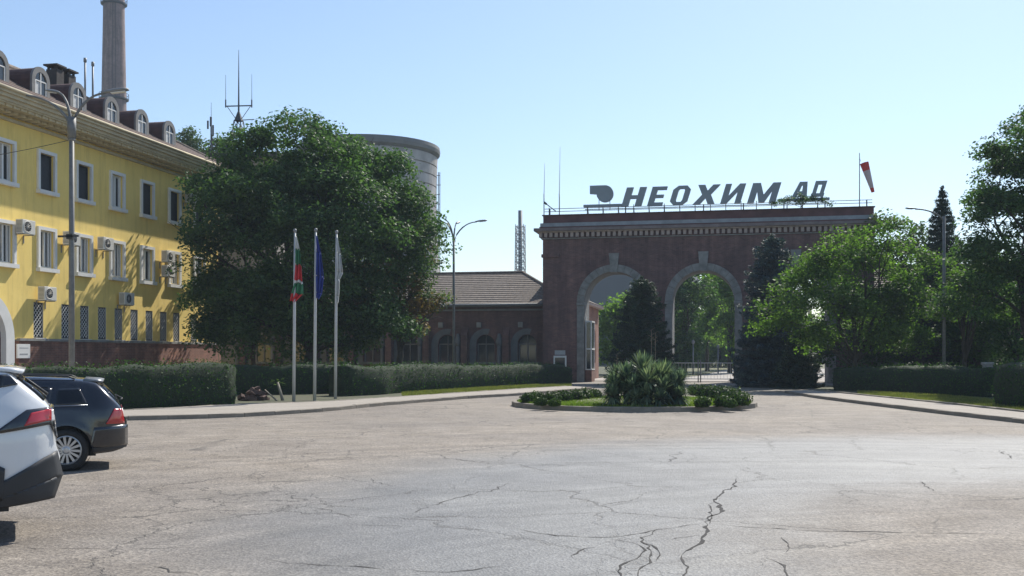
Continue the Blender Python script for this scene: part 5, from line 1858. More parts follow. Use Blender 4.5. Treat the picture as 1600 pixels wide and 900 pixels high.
# rubble by the gap in the left hedge
x, y = at_px(398, 38.5)
t = thing('rubble_heap', 'low heap of broken brown bricks at the gap in the left hedge', 'rubble', (x, y, 0.1))
rnd = random.Random(5)
for k in range(26):
    a, r = rnd.uniform(0, 6.28), rnd.uniform(0, 1) ** 0.6
    bx, by = x + r * 0.42 * cos(a) * CT * 1.2, y + r * 0.5 * sin(a)
    bz = 0.12 + (1 - r) * 0.5 * rnd.random()
    s = rnd.uniform(0.09, 0.2)
    M = Matrix.Translation((bx, by, bz)) @ Matrix.Rotation(rnd.uniform(0, 6), 4, 'Z') @ Matrix.Rotation(rnd.uniform(-.7, .7), 4, 'X') @ Matrix.Rotation(rnd.uniform(-.5, .5), 4, 'Y')
    mb = MB(); mb.box(-s, s, -s * 0.6, s * 0.6, -s * 0.4, s * 0.4, M)
    build(mb, 'brick', BROWN, t, bevel=0.012)
t = thing('cut_stump', 'pale leaning cut sapling with a fallen stick beside the rubble', 'branch', (at_px(436, 38.5)[0], at_px(436, 38.5)[1], 0.1))
x, y = at_px(442, 38.3); x2, y2 = at_px(434, 38.6)
PALEW = plain('pale_wood', (0.22, 0.20, 0.16), 0.85, 0.2, 6, bstr=0.3)
mb = MB(); mb.tube([(x, y, 0.08), (x2, y2, 0.75)], [0.06, 0.04], 8)
build(mb, 'stem', PALEW, t, smooth=True)
x3, y3 = at_px(433, 38.0); x4, y4 = at_px(414, 38.8)
mb = MB(); mb.tube([(x3, y3, 0.10), (x4, y4, 0.48)], [0.035, 0.02], 7)
build(mb, 'stick', PALEW, t, smooth=True)
m2 = MB()
for k in range(14):
    a = k * 2.4
    p = Vector((x2, y2, 0.74)) + Vector((cos(a) * 0.15, sin(a) * 0.15, 0.02 * k - 0.1))
    q = p + Vector((cos(a) * 0.22, sin(a) * 0.22, 0.03))
    s = Vector((-sin(a), cos(a), 0)) * 0.05
    m2.poly([p, (p + q) / 2 + s, q, (p + q) / 2 - s])
build(m2, 'leaf_tuft', L_LIME, t, fix=False)

# ================================================================== CARS
def car(name, label, root, heading, spec):
    """x runs forward from the rear bumper, y to the car's left, z up"""
    rz = atan2(heading[1], heading[0])
    t = thing(name, label, 'car', (root[0], root[1], 0), None, local=True, rz=rz)
    up = lambda x: float(np.interp(x, [p[0] for p in spec['upper']], [p[1] for p in spec['upper']]))
    Lc = spec['L']
    def lower(x):
        z = float(np.interp(x, [p[0] for p in spec['lower']], [p[1] for p in spec['lower']]))
        for xw in spec['wheels']:
            R = spec['arch']
            if abs(x - xw) < R:
                z = max(z, spec['wr'] + sqrt(R * R - (x - xw) ** 2) * 1.02)
        return z
    def wid(x, z):
        w = float(np.interp(z, [p[0] for p in spec['width']], [p[1] for p in spec['width']]))
        rc, rf = spec['rear_r'], 0.9
        if x < rc:
            w *= 1 - spec['rear_cut'] * ((rc - max(x, 0)) / rc) ** 2.6
        if x > Lc - rf:
            w *= 1 - 0.30 * ((x - Lc + rf) / rf) ** 2.4
        return w
    def wide(x, z):
        w = wid(x, z)
        for xw in spec['wheels']:
            d = sqrt((x - xw) ** 2 + (z - spec['wr']) ** 2)
            w += 0.022 * math.exp(-((d - spec['arch']) / 0.09) ** 2)
        return w
    xs = sorted(set(list(np.linspace(0, 0.5, 16)) + list(np.linspace(0.5, Lc - 0.6, 64)) + list(np.linspace(Lc - 0.6, Lc, 14))))
    K, R_ = 22, 7
    mb = MB()
    rows = []
    for x in xs:
        zb, zt = lower(x), up(x)
        half = []
        ts = np.linspace(0, 1, K)
        for q in ts:
            z = zb + (zt - zb) * q
            half.append((wide(x, z), z))
        we = half[-1][0]
        edge = spec.get('roundover', 0.06)
        half[-1] = (we - 0.012, zt - 0.012)
        for k in range(1, R_ + 1):
            g = k / R_
            half.append((we * (1 - g) * 0.985 - 0.0, zt + spec['crown'] * (1 - (1 - g) ** 2)))
        row = [(x, y, z) for y, z in half] + [(x, -y, z) for y, z in half[-2::-1]]
        rows.append(row)
    m = len(rows[0])
    for r in rows:
        mb.v += r
    for i in range(len(rows) - 1):
        for j in range(m - 1):
            mb.f.append([i * m + j, (i + 1) * m + j, (i + 1) * m + j + 1, i * m + j + 1])
    for e in (0, len(rows) - 1):
        for j in range(m // 2):
            mb.f.append([e * m + j, e * m + j + 1, e * m + m - 2 - j, e * m + m - 1 - j])
    body = build(mb, 'body', spec['paint'], t, smooth=True, fix=True)
    md = body.modifiers.new('split', 'EDGE_SPLIT'); md.split_angle = radians(38)
    # dark underbody and wheel wells
    mb = MB(); mb.box(0.45, Lc - 0.25, -0.62, 0.62, spec['floor'], 0.72); mb.prism([(0.10, -0.36, spec['floor'] + 0.13), (0.10, 0.36, spec['floor'] + 0.13), (0.26, 0.56, spec['floor'] + 0.13), (0.449, 0.61, spec['floor'] + 0.13), (0.449, -0.61, spec['floor'] + 0.13), (0.26, -0.56, spec['floor'] + 0.13)], (0, 0, 0.4))
    build(mb, 'underbody', DARKM, t)
    def patch(nm, quad, mat, off=0.008, nx=10, nz=6, sides=(1, -1)):
        """quad corners (x,z): rear-bottom, front-bottom, front-top, rear-top, laid on the flank"""
        for s in sides:
            m3 = MB()
            for i in range(nx + 1):
                for j in range(nz + 1):
                    a, b = i / nx, j / nz
                    x = (quad[0][0] * (1 - a) + quad[1][0] * a) * (1 - b) + (quad[3][0] * (1 - a) + quad[2][0] * a) * b
                    z = (quad[0][1] * (1 - a) + quad[1][1] * a) * (1 - b) + (quad[3][1] * (1 - a) + quad[2][1] * a) * b
                    z = min(z, up(x) - 0.015)
                    m3.v.append((x - off * (1 if x < 0.12 else 0), s * (wide(x, z) + off), z))
            for i in range(nx):
                for j in range(nz):
                    q = i * (nz + 1) + j
                    m3.f.append([q, q + nz + 1, q + nz + 2, q + 1])
            o = build(m3, nm, mat, t, smooth=True, fix=False)
            md = o.modifiers.new('thick', 'SOLIDIFY'); md.thickness = 0.012; md.offset = 0
    for (nm, quad, mat, off) in spec['patches']:
        patch(nm, quad, mat, off)
    # panels laid across the back and top
    for (nm, prof, w0, w1, mat) in spec['across']:
        m3 = MB()
        n = 8
        for i, (x, z) in enumerate(prof):
            f = i / (len(prof) - 1)
            w = w0 + (w1 - w0) * f
            for j in range(n + 1):
                g = -1 + 2 * j / n
                m3.v.append((x + 0.03 * abs(g) ** 3, g * w, z + spec['crown'] * (1 - g * g)))
        for i in range(len(prof) - 1):
            for j in range(n):
                q = i * (n + 1) + j
                m3.f.append([q, q + 1, q + n + 2, q + n + 1])
        o = build(m3, nm, mat, t, smooth=True, fix=False)
        md = o.modifiers.new('thick', 'SOLIDIFY'); md.thickness = 0.03; md.offset = 0
    # arches lips in black
    for xw in spec['wheels']:
        for s in (1, -1):
            m3 = MB()
            m3.revolve([(spec['arch'] - 0.01, -0.30), (spec['arch'] - 0.01, 0.0)], 32, (xw, s * 0.84, spec['wr']), 'y')
            build(m3, 'wheel_liner', DARKM, t, fix=False)
            # wheel
            wy = s * (spec['track'] / 2)
            wr, rim = spec['wr'], spec['rim']
            m3 = MB()
            hw_ = 0.11
            m3.revolve([(rim * 0.98, -hw_), (rim + 0.02, -hw_ - 0.012), (wr - 0.03, -hw_), (wr, -hw_ + 0.035), (wr, hw_ - 0.035), (wr - 0.03, hw_), (rim + 0.02, hw_ + 0.012), (rim * 0.98, hw_)], 40, (xw, wy, wr), 'y')
            wh = build(m3, 'wheel', plain('tyre_rubber', (0.018, 0.018, 0.018), 0.8, 0.2, 8, bstr=0.2), t, smooth=True)
            yo = wy + s * 0.075
            m3 = MB()
            m3.revolve([(rim, yo + s * 0.022), (rim - 0.022, yo + s * 0.030), (rim - 0.035, yo), (rim - 0.03, yo - s * 0.12)], 40, (xw, 0, wr), 'y')
            ns = spec['spokes']
            for k in range(ns):
                a = 2 * pi * k / ns + 0.1
                M = Matrix.Translation((xw, yo, wr)) @ Matrix.Rotation(-a, 4, 'Y')
                w_ = 0.017 * (14 / ns)
                b0 = len(m3.v)
                pr = [(0.05, -w_ * 0.8), (0.05, w_ * 0.8), (rim - 0.028, w_ * 1.15), (rim - 0.028, -w_ * 1.15)]
                m3.v += [tuple(M @ Vector((r, s * (0.012 if r < 0.1 else 0.016), q))) for r, q in pr] + [tuple(M @ Vector((r, -s * 0.02, q))) for r, q in pr]
                m3.f += [[b0 + i for i in q] for q in ((0, 1, 2, 3), (4, 5, 1, 0), (7, 6, 5, 4)[:0] or (7, 6, 2, 3), (5, 6, 2, 1), (4, 7, 3, 0))]
            m3.revolve([(0.0, yo + s * 0.026), (0.04, yo + s * 0.024), (0.065, yo + s * 0.008), (0.07, yo - s * 0.03)], 20, (xw, 0, wr), 'y')
            build(m3, 'rim', plain('alloy', (0.55, 0.56, 0.57), 0.3, 0.05, 3, metal=0.7, bstr=0), wh, smooth=False, fix=False)
            m3 = MB(); m3.disc(rim - 0.01, (xw, wy + s * 0.01, wr), 28, 'y')
            build(m3, 'brake_shadow', plain('brake_dark', (0.03, 0.03, 0.032), 0.6, 0.3, 6, metal=0.4, bstr=0), wh)
    return t
def car_paint(name, c, rough=0.25, metal=0.0):
    return plain(name, c, rough, 0.02, 1.0, metal=metal, bstr=0, coat=1.0)
LIGHT_RED = plain('tail_lens', (0.42, 0.012, 0.015), 0.12, 0.1, 6, bstr=0, coat=1.0)
LIGHT_CLR = plain('clear_lens', (0.55, 0.52, 0.5), 0.12, 0.1, 20, bstr=0, coat=1.0)
BLKPL = plain('black_cladding', (0.028, 0.03, 0.034), 0.55, 0.1, 5, bstr=0.1, bscale=90)
GLOSSB = plain('gloss_black', (0.01, 0.01, 0.012), 0.1, 0.1, 4, bstr=0, coat=1.0)
def cam_dir(x, z):
    u, v = site(x, z)
    l = sqrt(u * u + v * v)
    return (u / l, v / l)
bm_h = (-0.935, -0.355)
hd = cam_dir(*bm_h)
lf = (-hd[1], hd[0])
near = at_px(198, 16.45)
root = (near[0] - lf[0] * 0.62, near[1] - lf[1] * 0.62)
BLACKP = car_paint('black_paint', (0.008, 0.009, 0.013), 0.2)
car('estate_car', 'black estate car with silver multi spoke wheels parked behind the white car', root, hd, dict(
    L=4.52, crown=0.03, paint=BLACKP, arch=0.365, wr=0.32, rim=0.228, wheels=(0.86, 3.62), track=1.60, floor=0.20, spokes=14,
    rear_r=0.5, rear_cut=0.34,
    upper=[(0, 0.70), (0.04, 0.735), (0.07, 0.90), (0.10, 0.97), (0.20, 1.08), (0.33, 1.22), (0.44, 1.325), (0.55, 1.355), (0.8, 1.385), (1.3, 1.41), (1.9, 1.415), (2.35, 1.38), (2.6, 1.32), (3.0, 1.12), (3.25, 0.985), (3.6, 0.94), (4.1, 0.86), (4.35, 0.76), (4.48, 0.62), (4.52, 0.55)],
    lower=[(0, 0.34), (0.05, 0.31), (0.2, 0.27), (0.5, 0.245), (1.3, 0.22), (3.2, 0.22), (4.1, 0.24), (4.45, 0.26), (4.52, 0.34)],
    width=[(0.2, 0.83), (0.35, 0.885), (0.6, 0.905), (0.8, 0.90), (0.95, 0.875), (1.1, 0.79), (1.25, 0.69), (1.36, 0.60), (1.42, 0.54)],
    patches=[
        ('quarter_window', [(0.56, 1.0), (1.02, 0.985), (0.98, 1.24), (0.68, 1.25)], CARGL, 0.006),
        ('door_window', [(1.10, 0.985), (1.80, 0.97), (1.78, 1.30), (1.06, 1.255)], CARGL, 0.006),
        ('door_window', [(1.88, 0.97), (2.90, 0.96), (2.50, 1.27), (1.86, 1.30)], CARGL, 0.006),
        ('window_trim', [(0.56, 0.985), (2.90, 0.950), (2.90, 0.962), (0.56, 0.999)], plain('bright_trim', (0.3, 0.3, 0.31), 0.3, 0.05, 3, metal=0.8, bstr=0), 0.009),
        ('tail_light', [(0.045, 0.695), (0.30, 0.70), (0.18, 0.93), (0.075, 0.925)], LIGHT_RED, 0.010),
        ('bumper', [(0.0, 0.36), (0.52, 0.34), (0.47, 0.655), (0.0, 0.675)], BLACKP, 0.012),
        ('bumper_skirt', [(0.02, 0.325), (0.50, 0.275), (0.50, 0.345), (0.0, 0.375)], BLKPL, 0.009),
    ],
    across=[
        ('rear_glass', [(0.115, 1.01), (0.24, 1.15), (0.36, 1.27)], 0.62, 0.52, CARGL),
        ('rear_spoiler', [(0.33, 1.335), (0.42, 1.35), (0.60, 1.365)], 0.54, 0.56, plain('dusty_grey_paint', (0.22, 0.23, 0.24), 0.35, 0.05, 2, metal=0.3, bstr=0)),
        ('number_plate', [(0.050, 0.76), (0.068, 0.87)], 0.26, 0.26, WHITE),
    ]))
est = bpy.data.objects['estate_car']
for s in (1, -1):
    m3 = MB(); m3.tube([(0.75, s * 0.56, 1.385), (0.85, s * 0.56, 1.425), (1.5, s * 0.565, 1.447), (2.2, s * 0.565, 1.44), (2.4, s * 0.565, 1.40)], 0.016, 6)
    build(m3, 'roof_rail', BLKPL, est, smooth=True)
m3 = MB(); m3.tube([(0.11, 0.1, 1.03), (0.06, 0.05, 1.06), (0.20, -0.35, 1.12)], 0.012, 6)
build(m3, 'wiper', BLKPL, est, smooth=True)

sv_h = (-0.905, -0.425)
hd = cam_dir(*sv_h)
lf = (-hd[1], hd[0])
near = at_px(94, 10.25)
root = (near[0] - lf[0] * 0.64, near[1] - lf[1] * 0.64)
WP = car_paint('white_car_paint', (0.68, 0.69, 0.70), 0.25)
suv = car('suv', 'white sport utility vehicle with black cladding, cut off by the left edge', root, hd, dict(
    L=4.60, crown=0.03, paint=WP, arch=0.42, wr=0.36, rim=0.235, wheels=(0.98, 3.67), track=1.60, floor=0.26, spokes=10,
    rear_r=0.55, rear_cut=0.36,
    upper=[(0, 0.78), (0.03, 0.86), (0.055, 1.05), (0.08, 1.24), (0.13, 1.30), (0.24, 1.40), (0.36, 1.50), (0.44, 1.575), (0.55, 1.605), (1.0, 1.65), (1.8, 1.675), (2.3, 1.64), (2.6, 1.56), (3.1, 1.30), (3.35, 1.17), (3.8, 1.10), (4.2, 1.02), (4.45, 0.92), (4.56, 0.75), (4.60, 0.6)],
    lower=[(0, 0.56), (0.04, 0.45), (0.12, 0.39), (0.4, 0.37), (0.55, 0.34), (1.5, 0.26), (3.1, 0.26), (4.2, 0.30), (4.5, 0.34), (4.6, 0.45)],
    width=[(0.25, 0.84), (0.45, 0.90), (0.7, 0.925), (0.95, 0.925), (1.12, 0.905), (1.25, 0.86), (1.40, 0.77), (1.52, 0.69), (1.60, 0.63), (1.68, 0.58)],
    patches=[
        ('quarter_glass', [(0.50, 1.455), (1.05, 1.20), (1.05, 1.56), (0.46, 1.565)], CARGL, 0.006),
        ('door_window', [(1.12, 1.18), (1.95, 1.16), (1.92, 1.57), (1.10, 1.57)], CARGL, 0.006),
        ('door_window', [(2.02, 1.16), (3.05, 1.15), (2.55, 1.50), (1.99, 1.57)], CARGL, 0.006),
        ('pillar_trim', [(0.37, 1.475), (0.50, 1.45), (0.47, 1.562), (0.44, 1.552)], GLOSSB, 0.007),
        ('tail_light_surround', [(0.04, 1.095), (0.60, 1.015), (0.30, 1.235), (0.065, 1.255)], GLOSSB, 0.010),
        ('tail_light', [(0.10, 1.125), (0.32, 1.085), (0.26, 1.205), (0.10, 1.235)], LIGHT_RED, 0.017),
        ('reverse_light', [(0.045, 1.115), (0.10, 1.115), (0.10, 1.225), (0.06, 1.235)], LIGHT_CLR, 0.016),
        ('bumper_cladding', [(-0.01, 0.58), (0.56, 0.395), (0.56, 0.545), (0.045, 0.83)], BLKPL, 0.016),
        ('bumper_cladding', [(0.07, 0.375), (0.56, 0.325), (0.56, 0.41), (-0.01, 0.60)], BLKPL, 0.016),
        ('arch_cladding', [(0.50, 0.40), (0.60, 0.40), (0.66, 0.80), (0.48, 0.70)], BLKPL, 0.018),
    ],
    across=[
        ('rear_glass', [(0.115, 1.315), (0.24, 1.425), (0.36, 1.525)], 0.66, 0.58, CARGL),
        ('rear_spoiler', [(0.30, 1.585), (0.42, 1.605), (0.62, 1.62)], 0.60, 0.62, WP),
        ('tailgate_lamp_bar', [(0.04, 1.09), (0.06, 1.22)], 0.52, 0.52, GLOSSB),
        ('bumper_lower', [(0.0, 0.60), (0.02, 0.46), (0.10, 0.41)], 0.57, 0.56, BLKPL),
        ('number_plate', [(0.045, 0.90), (0.058, 1.0)], 0.26, 0.26, WHITE),
    ]))
m3 = MB(); m3.box(0.16, 0.32, 0.42, 0.56, 0.345, 0.40)
build(m3, 'exhaust_trim', plain('alloy', (0.5, 0.5, 0.5)), suv, bevel=0.01)
m3 = MB(); m3.tube([(0.12, 0.0, 1.33), (0.10, 0.05, 1.36), (0.30, 0.42, 1.52)], 0.012, 6)
build(m3, 'wiper', BLKPL, suv, smooth=True)

# ================================================================== HEDGES
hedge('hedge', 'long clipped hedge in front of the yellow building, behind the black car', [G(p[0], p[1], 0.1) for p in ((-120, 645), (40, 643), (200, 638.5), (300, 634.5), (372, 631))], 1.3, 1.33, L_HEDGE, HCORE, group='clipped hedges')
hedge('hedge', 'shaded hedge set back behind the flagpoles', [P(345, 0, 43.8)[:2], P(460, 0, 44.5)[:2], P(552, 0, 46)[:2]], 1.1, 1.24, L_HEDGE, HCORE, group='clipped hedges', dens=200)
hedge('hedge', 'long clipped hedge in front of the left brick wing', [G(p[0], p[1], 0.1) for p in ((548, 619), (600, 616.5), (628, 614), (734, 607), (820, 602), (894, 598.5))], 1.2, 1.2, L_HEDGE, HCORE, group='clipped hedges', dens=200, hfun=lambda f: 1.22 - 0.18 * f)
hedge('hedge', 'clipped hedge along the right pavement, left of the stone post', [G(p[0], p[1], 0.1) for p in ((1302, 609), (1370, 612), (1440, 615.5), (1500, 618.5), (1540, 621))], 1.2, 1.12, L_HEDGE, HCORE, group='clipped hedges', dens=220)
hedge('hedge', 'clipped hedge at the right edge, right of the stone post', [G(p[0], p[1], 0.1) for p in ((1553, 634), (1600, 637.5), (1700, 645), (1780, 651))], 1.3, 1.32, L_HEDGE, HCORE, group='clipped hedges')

# ================================================================== ISLAND PLANTING
def box_shrub(label, x, y, r, z0=0.17, grp='box shrubs on the island'):
    t = thing('box_shrub', label, 'shrub', (x, y, z0), grp)
    n = 650
    d = unit(n)
    bump_ = 1 + 0.12 * np.sin(d[:, 0] * 5 + x) * np.cos(d[:, 1] * 4 + y) + RNG.normal(size=n) * 0.13
    p = np.array([x, y, z0 + r * 0.62]) + d * r * bump_[:, None] * np.array([1.25, 1.25, 0.85])
    p[:, 2] = np.maximum(p[:, 2], z0)
    nn = d + RNG.normal(size=(n, 3)) * 0.6
    nn /= np.linalg.norm(nn, axis=1, keepdims=True)
    v, f = leaf_arrays(p, nn, 0.085, 0.05)
    np_mesh('foliage', v, f, L_BOX, t)
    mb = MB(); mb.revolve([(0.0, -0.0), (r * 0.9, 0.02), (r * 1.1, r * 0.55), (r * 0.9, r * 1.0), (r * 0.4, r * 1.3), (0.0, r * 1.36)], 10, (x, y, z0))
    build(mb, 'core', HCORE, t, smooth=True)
def isl(px, py):
    return G(px, py, 0.16)
right_row = [(1088, 618, 0.27), (1100, 620.5, 0.28), (1113, 622, 0.29), (1125, 623.5, 0.29), (1137, 625.5, 0.30), (1149, 629, 0.29), (1157, 633, 0.26)]
ords = ['first', 'second', 'third', 'fourth', 'fifth', 'sixth', 'seventh', 'eighth']
for i, (px, py, r) in enumerate(right_row):
    x, y = isl(px, py)
    box_shrub(ords[i] + " clipped box shrub from the yucca in the island's right hand row", x, y, r)
for i, (px, py, r) in enumerate(((1098, 635.5, 0.19), (1129, 634.5, 0.20), (1141, 636.0, 0.15))):
    x, y = isl(px, py)
    box_shrub(['small box shrub nearest the front kerb, right of the yucca', 'small middle box shrub by the front kerb right of the yucca', 'tiny box shrub by the front kerb near the right tip of the island'][i], x, y, r)
for i, (px, py, r) in enumerate(((826, 629, 0.20), (838, 628, 0.22), (862, 628.5, 0.22), (880, 627.5, 0.23), (898, 626, 0.24), (912, 624.5, 0.25), (928, 623, 0.22))):
    x, y = isl(px, py)
    box_shrub(ords[i] + " clipped box shrub from the island's left tip", x, y, r)
for i, (px, py, r) in enumerate(((845, 633, 0.15), (866, 634.5, 0.14))):
    x, y = isl(px, py)
    box_shrub(['low tuft of box near the left tip of the island', 'low tuft of box by the front kerb on the island left'][i], x, y, r)
# yucca clump
def rosette(mb_v, mb_f, c, L, n, up, rnd):
    for k in range(n):
        a = rnd.uniform(0, 2 * pi)
        el = rnd.uniform(-1.1, 1.45) if k % 3 else rnd.uniform(0.0, 1.2)
        l = L * rnd.uniform(0.75, 1.1)
        w = rnd.uniform(0.026, 0.042)
        d = Vector((cos(a) * cos(el), sin(a) * cos(el), sin(el)))
        s = Vector((-sin(a), cos(a), 0))
        bend = rnd.uniform(0.05, 0.32) * (1.0 if el < 0.9 else 0.4)
        base = len(mb_v)
        p = Vector(c)
        for q, wk in ((0.06, 0.7), (0.4, 1.0), (0.75, 0.7)):
            x = p + d * l * q - Vector((0, 0, bend * l * q * q))
            mb_v.append(tuple(x - s * w * wk)); mb_v.append(tuple(x + s * w * wk))
        mb_v.append(tuple(p + d * l - Vector((0, 0, bend * l))))
        mb_f += [[base, base + 1, base + 3, base + 2], [base + 2, base + 3, base + 5, base + 4], [base + 4, base + 5, base + 6]]
yx, yy = isl(1006, 633)
Y = thing('yucca_clump', 'large clump of spiky yucca rosettes in the middle of the island', 'yucca', (yx, yy, 0.2))
rnd = random.Random(3)
heads = [(0, 0.3, 1.02, 0.72), (-0.55, 0.1, 0.78, 0.66), (0.55, 0.15, 0.80, 0.66), (-0.95, 0.0, 0.50, 0.58), (0.95, 0.1, 0.55, 0.60), (0.1, -0.35, 0.70, 0.62), (-0.4, -0.4, 0.48, 0.56), (0.55, -0.4, 0.45, 0.56), (-0.8, 0.6, 0.75, 0.6), (0.8, 0.6, 0.85, 0.62), (0.0, -0.55, 0.30, 0.5), (-1.05, -0.35, 0.25, 0.45), (1.05, -0.35, 0.25, 0.45), (0.3, 0.8, 0.9, 0.62), (1.2, 0.3, 0.7, 0.5), (-0.35, -0.65, 0.18, 0.42), (0.4, -0.68, 0.18, 0.42)]
for (dx, dy, z, L) in heads:
    mb = MB()
    x, y = yx + dx * CT - dy * ST, yy + dx * ST + dy * CT
    rosette(mb.v, mb.f, (x, y, 0.2 + z), L * 1.06, 190, 0, rnd)
    ro = build(mb, 'rosette', L_YUCCA, Y, fix=False)
    mb = MB(); mb.tube([(x, y, 0.15), (x, y, 0.25 + z)], [0.09, 0.07], 7)
    build(mb, 'stem', BARK, ro, smooth=True)
for i, (px, top) in enumerate(((964, 553), (1018, 515), (1024, 520))):
    x, y = at_px(px, 35.6)
    mb = MB()
    mb.tube([(x, y, 0.6), (x, y, hh(top, 35.6))], [0.016, 0.008], 5)
    for k in range(8):
        a = k * 2.4; z = hh(top, 35.6) - 0.06 * k
        mb.tube([(x, y, z), (x + cos(a) * 0.10, y + sin(a) * 0.10, z + 0.05)], 0.006, 4)
    build(mb, 'flower_stalk', plain('dry_stalk', (0.20, 0.16, 0.12), 0.9, 0.2, 9, bstr=0), Y, fix=False)

def disc_pts(n):
    r = np.sqrt(RNG.random(n)) * (ISL_R - 0.2)
    a = RNG.random(n) * 2 * pi
    return np.stack([isl_c.x + r * np.cos(a), isl_c.y + r * np.sin(a)], axis=1)
grass_patch('island_grass', disc_pts, 34000, 0.075, L_GRASS, 'short bright green grass covering the island', 0.14)
def strip_pts(f, b):
    F_ = np.array([(p[0], p[1]) for p in spline(f, 0.3)]); B_ = np.array([(p[0], p[1]) for p in spline(b, 0.3)])
    def fn(n):
        t = RNG.random(n)
        fi = t * (len(F_) - 1.001); bi = t * (len(B_) - 1.001)
        i0 = fi.astype(int); j0 = bi.astype(int)
        p = F_[i0] + (F_[i0 + 1] - F_[i0]) * (fi - i0)[:, None]
        q = B_[j0] + (B_[j0 + 1] - B_[j0]) * (bi - j0)[:, None]
        s = RNG.random(n)[:, None]
        return p * (1 - s) + q * s
    return fn
grass_patch('left_strip_grass', strip_pts(strip_l, strip_lb), 14000, 0.07, L_DRYG, 'thin dry grass strip along the left pavement', 0.105)
grass_patch('right_strip_grass', strip_pts(strip_r, strip_rb), 20000, 0.07, L_DRYG, 'grass strip between the right pavement and hedge', 0.105)

# ================================================================== TREES
broadleaf('chestnut_tree', 'huge dark green round crowned tree behind the flagpoles', (*at_px(486, 55), 0.1), 8.0, 0.34,
    lobes_px([(490, 268, 76), (425, 285, 78, 1), (362, 322, 62, 0), (345, 405, 50, -1), (345, 470, 46, 0), (430, 380, 100, -2), (552, 285, 82, 1), (600, 318, 62), (545, 400, 100, -2), (620, 385, 62, 0), (480, 470, 86, -2), (400, 490, 66, -1), (575, 470, 70, -1), (520, 330, 70, -3), (470, 240, 46, 2), (350, 520, 34, -1), (440, 530, 44, 0), (545, 525, 44, 1), (395, 240, 40, 1), (440, 222, 36, 0), (520, 226, 40, 1), (648, 350, 34, 1), (500, 400, 90, 0), (326, 440, 32, 0), (350, 340, 36, 1), (395, 340, 70, 3), (480, 330, 80, 4), (520, 470, 70, 3)], 55, 0.92),
    L_CHEST, density=1.6, clump=0.72, per=58, leaf=(0.21, 0.12), seed=4, ntarget=16, fork=0.22)
broadleaf('chestnut_tree', 'browning leafy tree at the right of the huge dark tree', (*at_px(624, 57), 0.1), 5.5, 0.2,
    lobes_px([(636, 400, 46, 0), (652, 352, 30, 1), (632, 460, 48, -1), (652, 440, 40), (612, 500, 42, -1), (642, 500, 30, 0), (596, 440, 50)], 57, 0.95),
    L_CHESTB, density=2.0, clump=0.58, per=46, leaf=(0.18, 0.10), seed=9, ntarget=9)
broadleaf('chestnut_tree', 'lower dark bough tree left of the huge tree beside the yellow wall', (*at_px(398, 58), 0.1), 4.5, 0.16,
    lobes_px([(330, 470, 40), (352, 500, 34), (380, 470, 50), (322, 450, 22, -1), (330, 520, 20)], 58, 0.9),
    L_CHEST, density=1.9, clump=0.58, per=46, leaf=(0.19, 0.11), seed=19, ntarget=7)
broadleaf('hillside_tree', 'tree crown showing above the yellow building roof by the antennas', (*at_px(318, 100), 0), 17, 0.3,
    lobes_px([(318, 232, 24), (300, 226, 18), (338, 236, 20), (285, 240, 24)], 100), L_FAR, density=1.2, clump=0.8, per=36, leaf=(0.3, 0.18), seed=14, ntarget=3)
# conifers at the gate
conifer('blue_spruce', 'bluish spruce standing before the right pier of the middle arch', (*at_px(1206, 58.5), 0.05), hh(366, 58.5), 2.35, L_SPRUCE, seed=2, tiers=40, skirt=0.02, leaf=(0.22, 0.05), dens=2.0, power=0.40)
conifer('dark_spruce', 'dark spruce filling the right half of the left arch', (*at_px(1003, 62), 0.05), hh(432, 62), 2.3, L_FIR, seed=5, tiers=34, skirt=0.02, leaf=(0.22, 0.05), dens=1.8, power=0.42)
conifer('dark_spruce', 'tall slender spruce rising behind the right street lamp', (*at_px(1472, 60), 0.05), hh(290, 60), 2.9, L_FIR, seed=8, tiers=44, skirt=0.10, leaf=(0.26, 0.055), dens=1.6, power=0.85)
conifer('dark_spruce', 'shaded low spruce at the foot of the blue spruce', (*at_px(1246, 56), 0.05), hh(520, 56), 1.5, L_FIR, seed=11, tiers=16, skirt=0.02, leaf=(0.24, 0.055), dens=1.3, power=0.5)
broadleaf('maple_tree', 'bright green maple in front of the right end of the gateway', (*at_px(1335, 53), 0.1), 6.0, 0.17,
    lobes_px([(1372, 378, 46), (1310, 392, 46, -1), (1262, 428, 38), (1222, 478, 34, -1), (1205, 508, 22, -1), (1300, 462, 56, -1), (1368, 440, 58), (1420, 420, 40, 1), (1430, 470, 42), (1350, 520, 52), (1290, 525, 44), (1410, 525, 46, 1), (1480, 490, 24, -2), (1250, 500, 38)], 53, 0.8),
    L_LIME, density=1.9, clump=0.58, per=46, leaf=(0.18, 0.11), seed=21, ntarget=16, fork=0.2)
broadleaf('broadleaf_tree', 'pale leafed tree right of the gateway windsock behind the maple', (*at_px(1415, 64), 0.1), 7.0, 0.2,
    lobes_px([(1410, 372, 30), (1440, 400, 30), (1395, 400, 34), (1425, 440, 44), (1385, 352, 22)], 64), L_FAR, density=1.3, clump=0.7, per=40, leaf=(0.22, 0.13), seed=23)
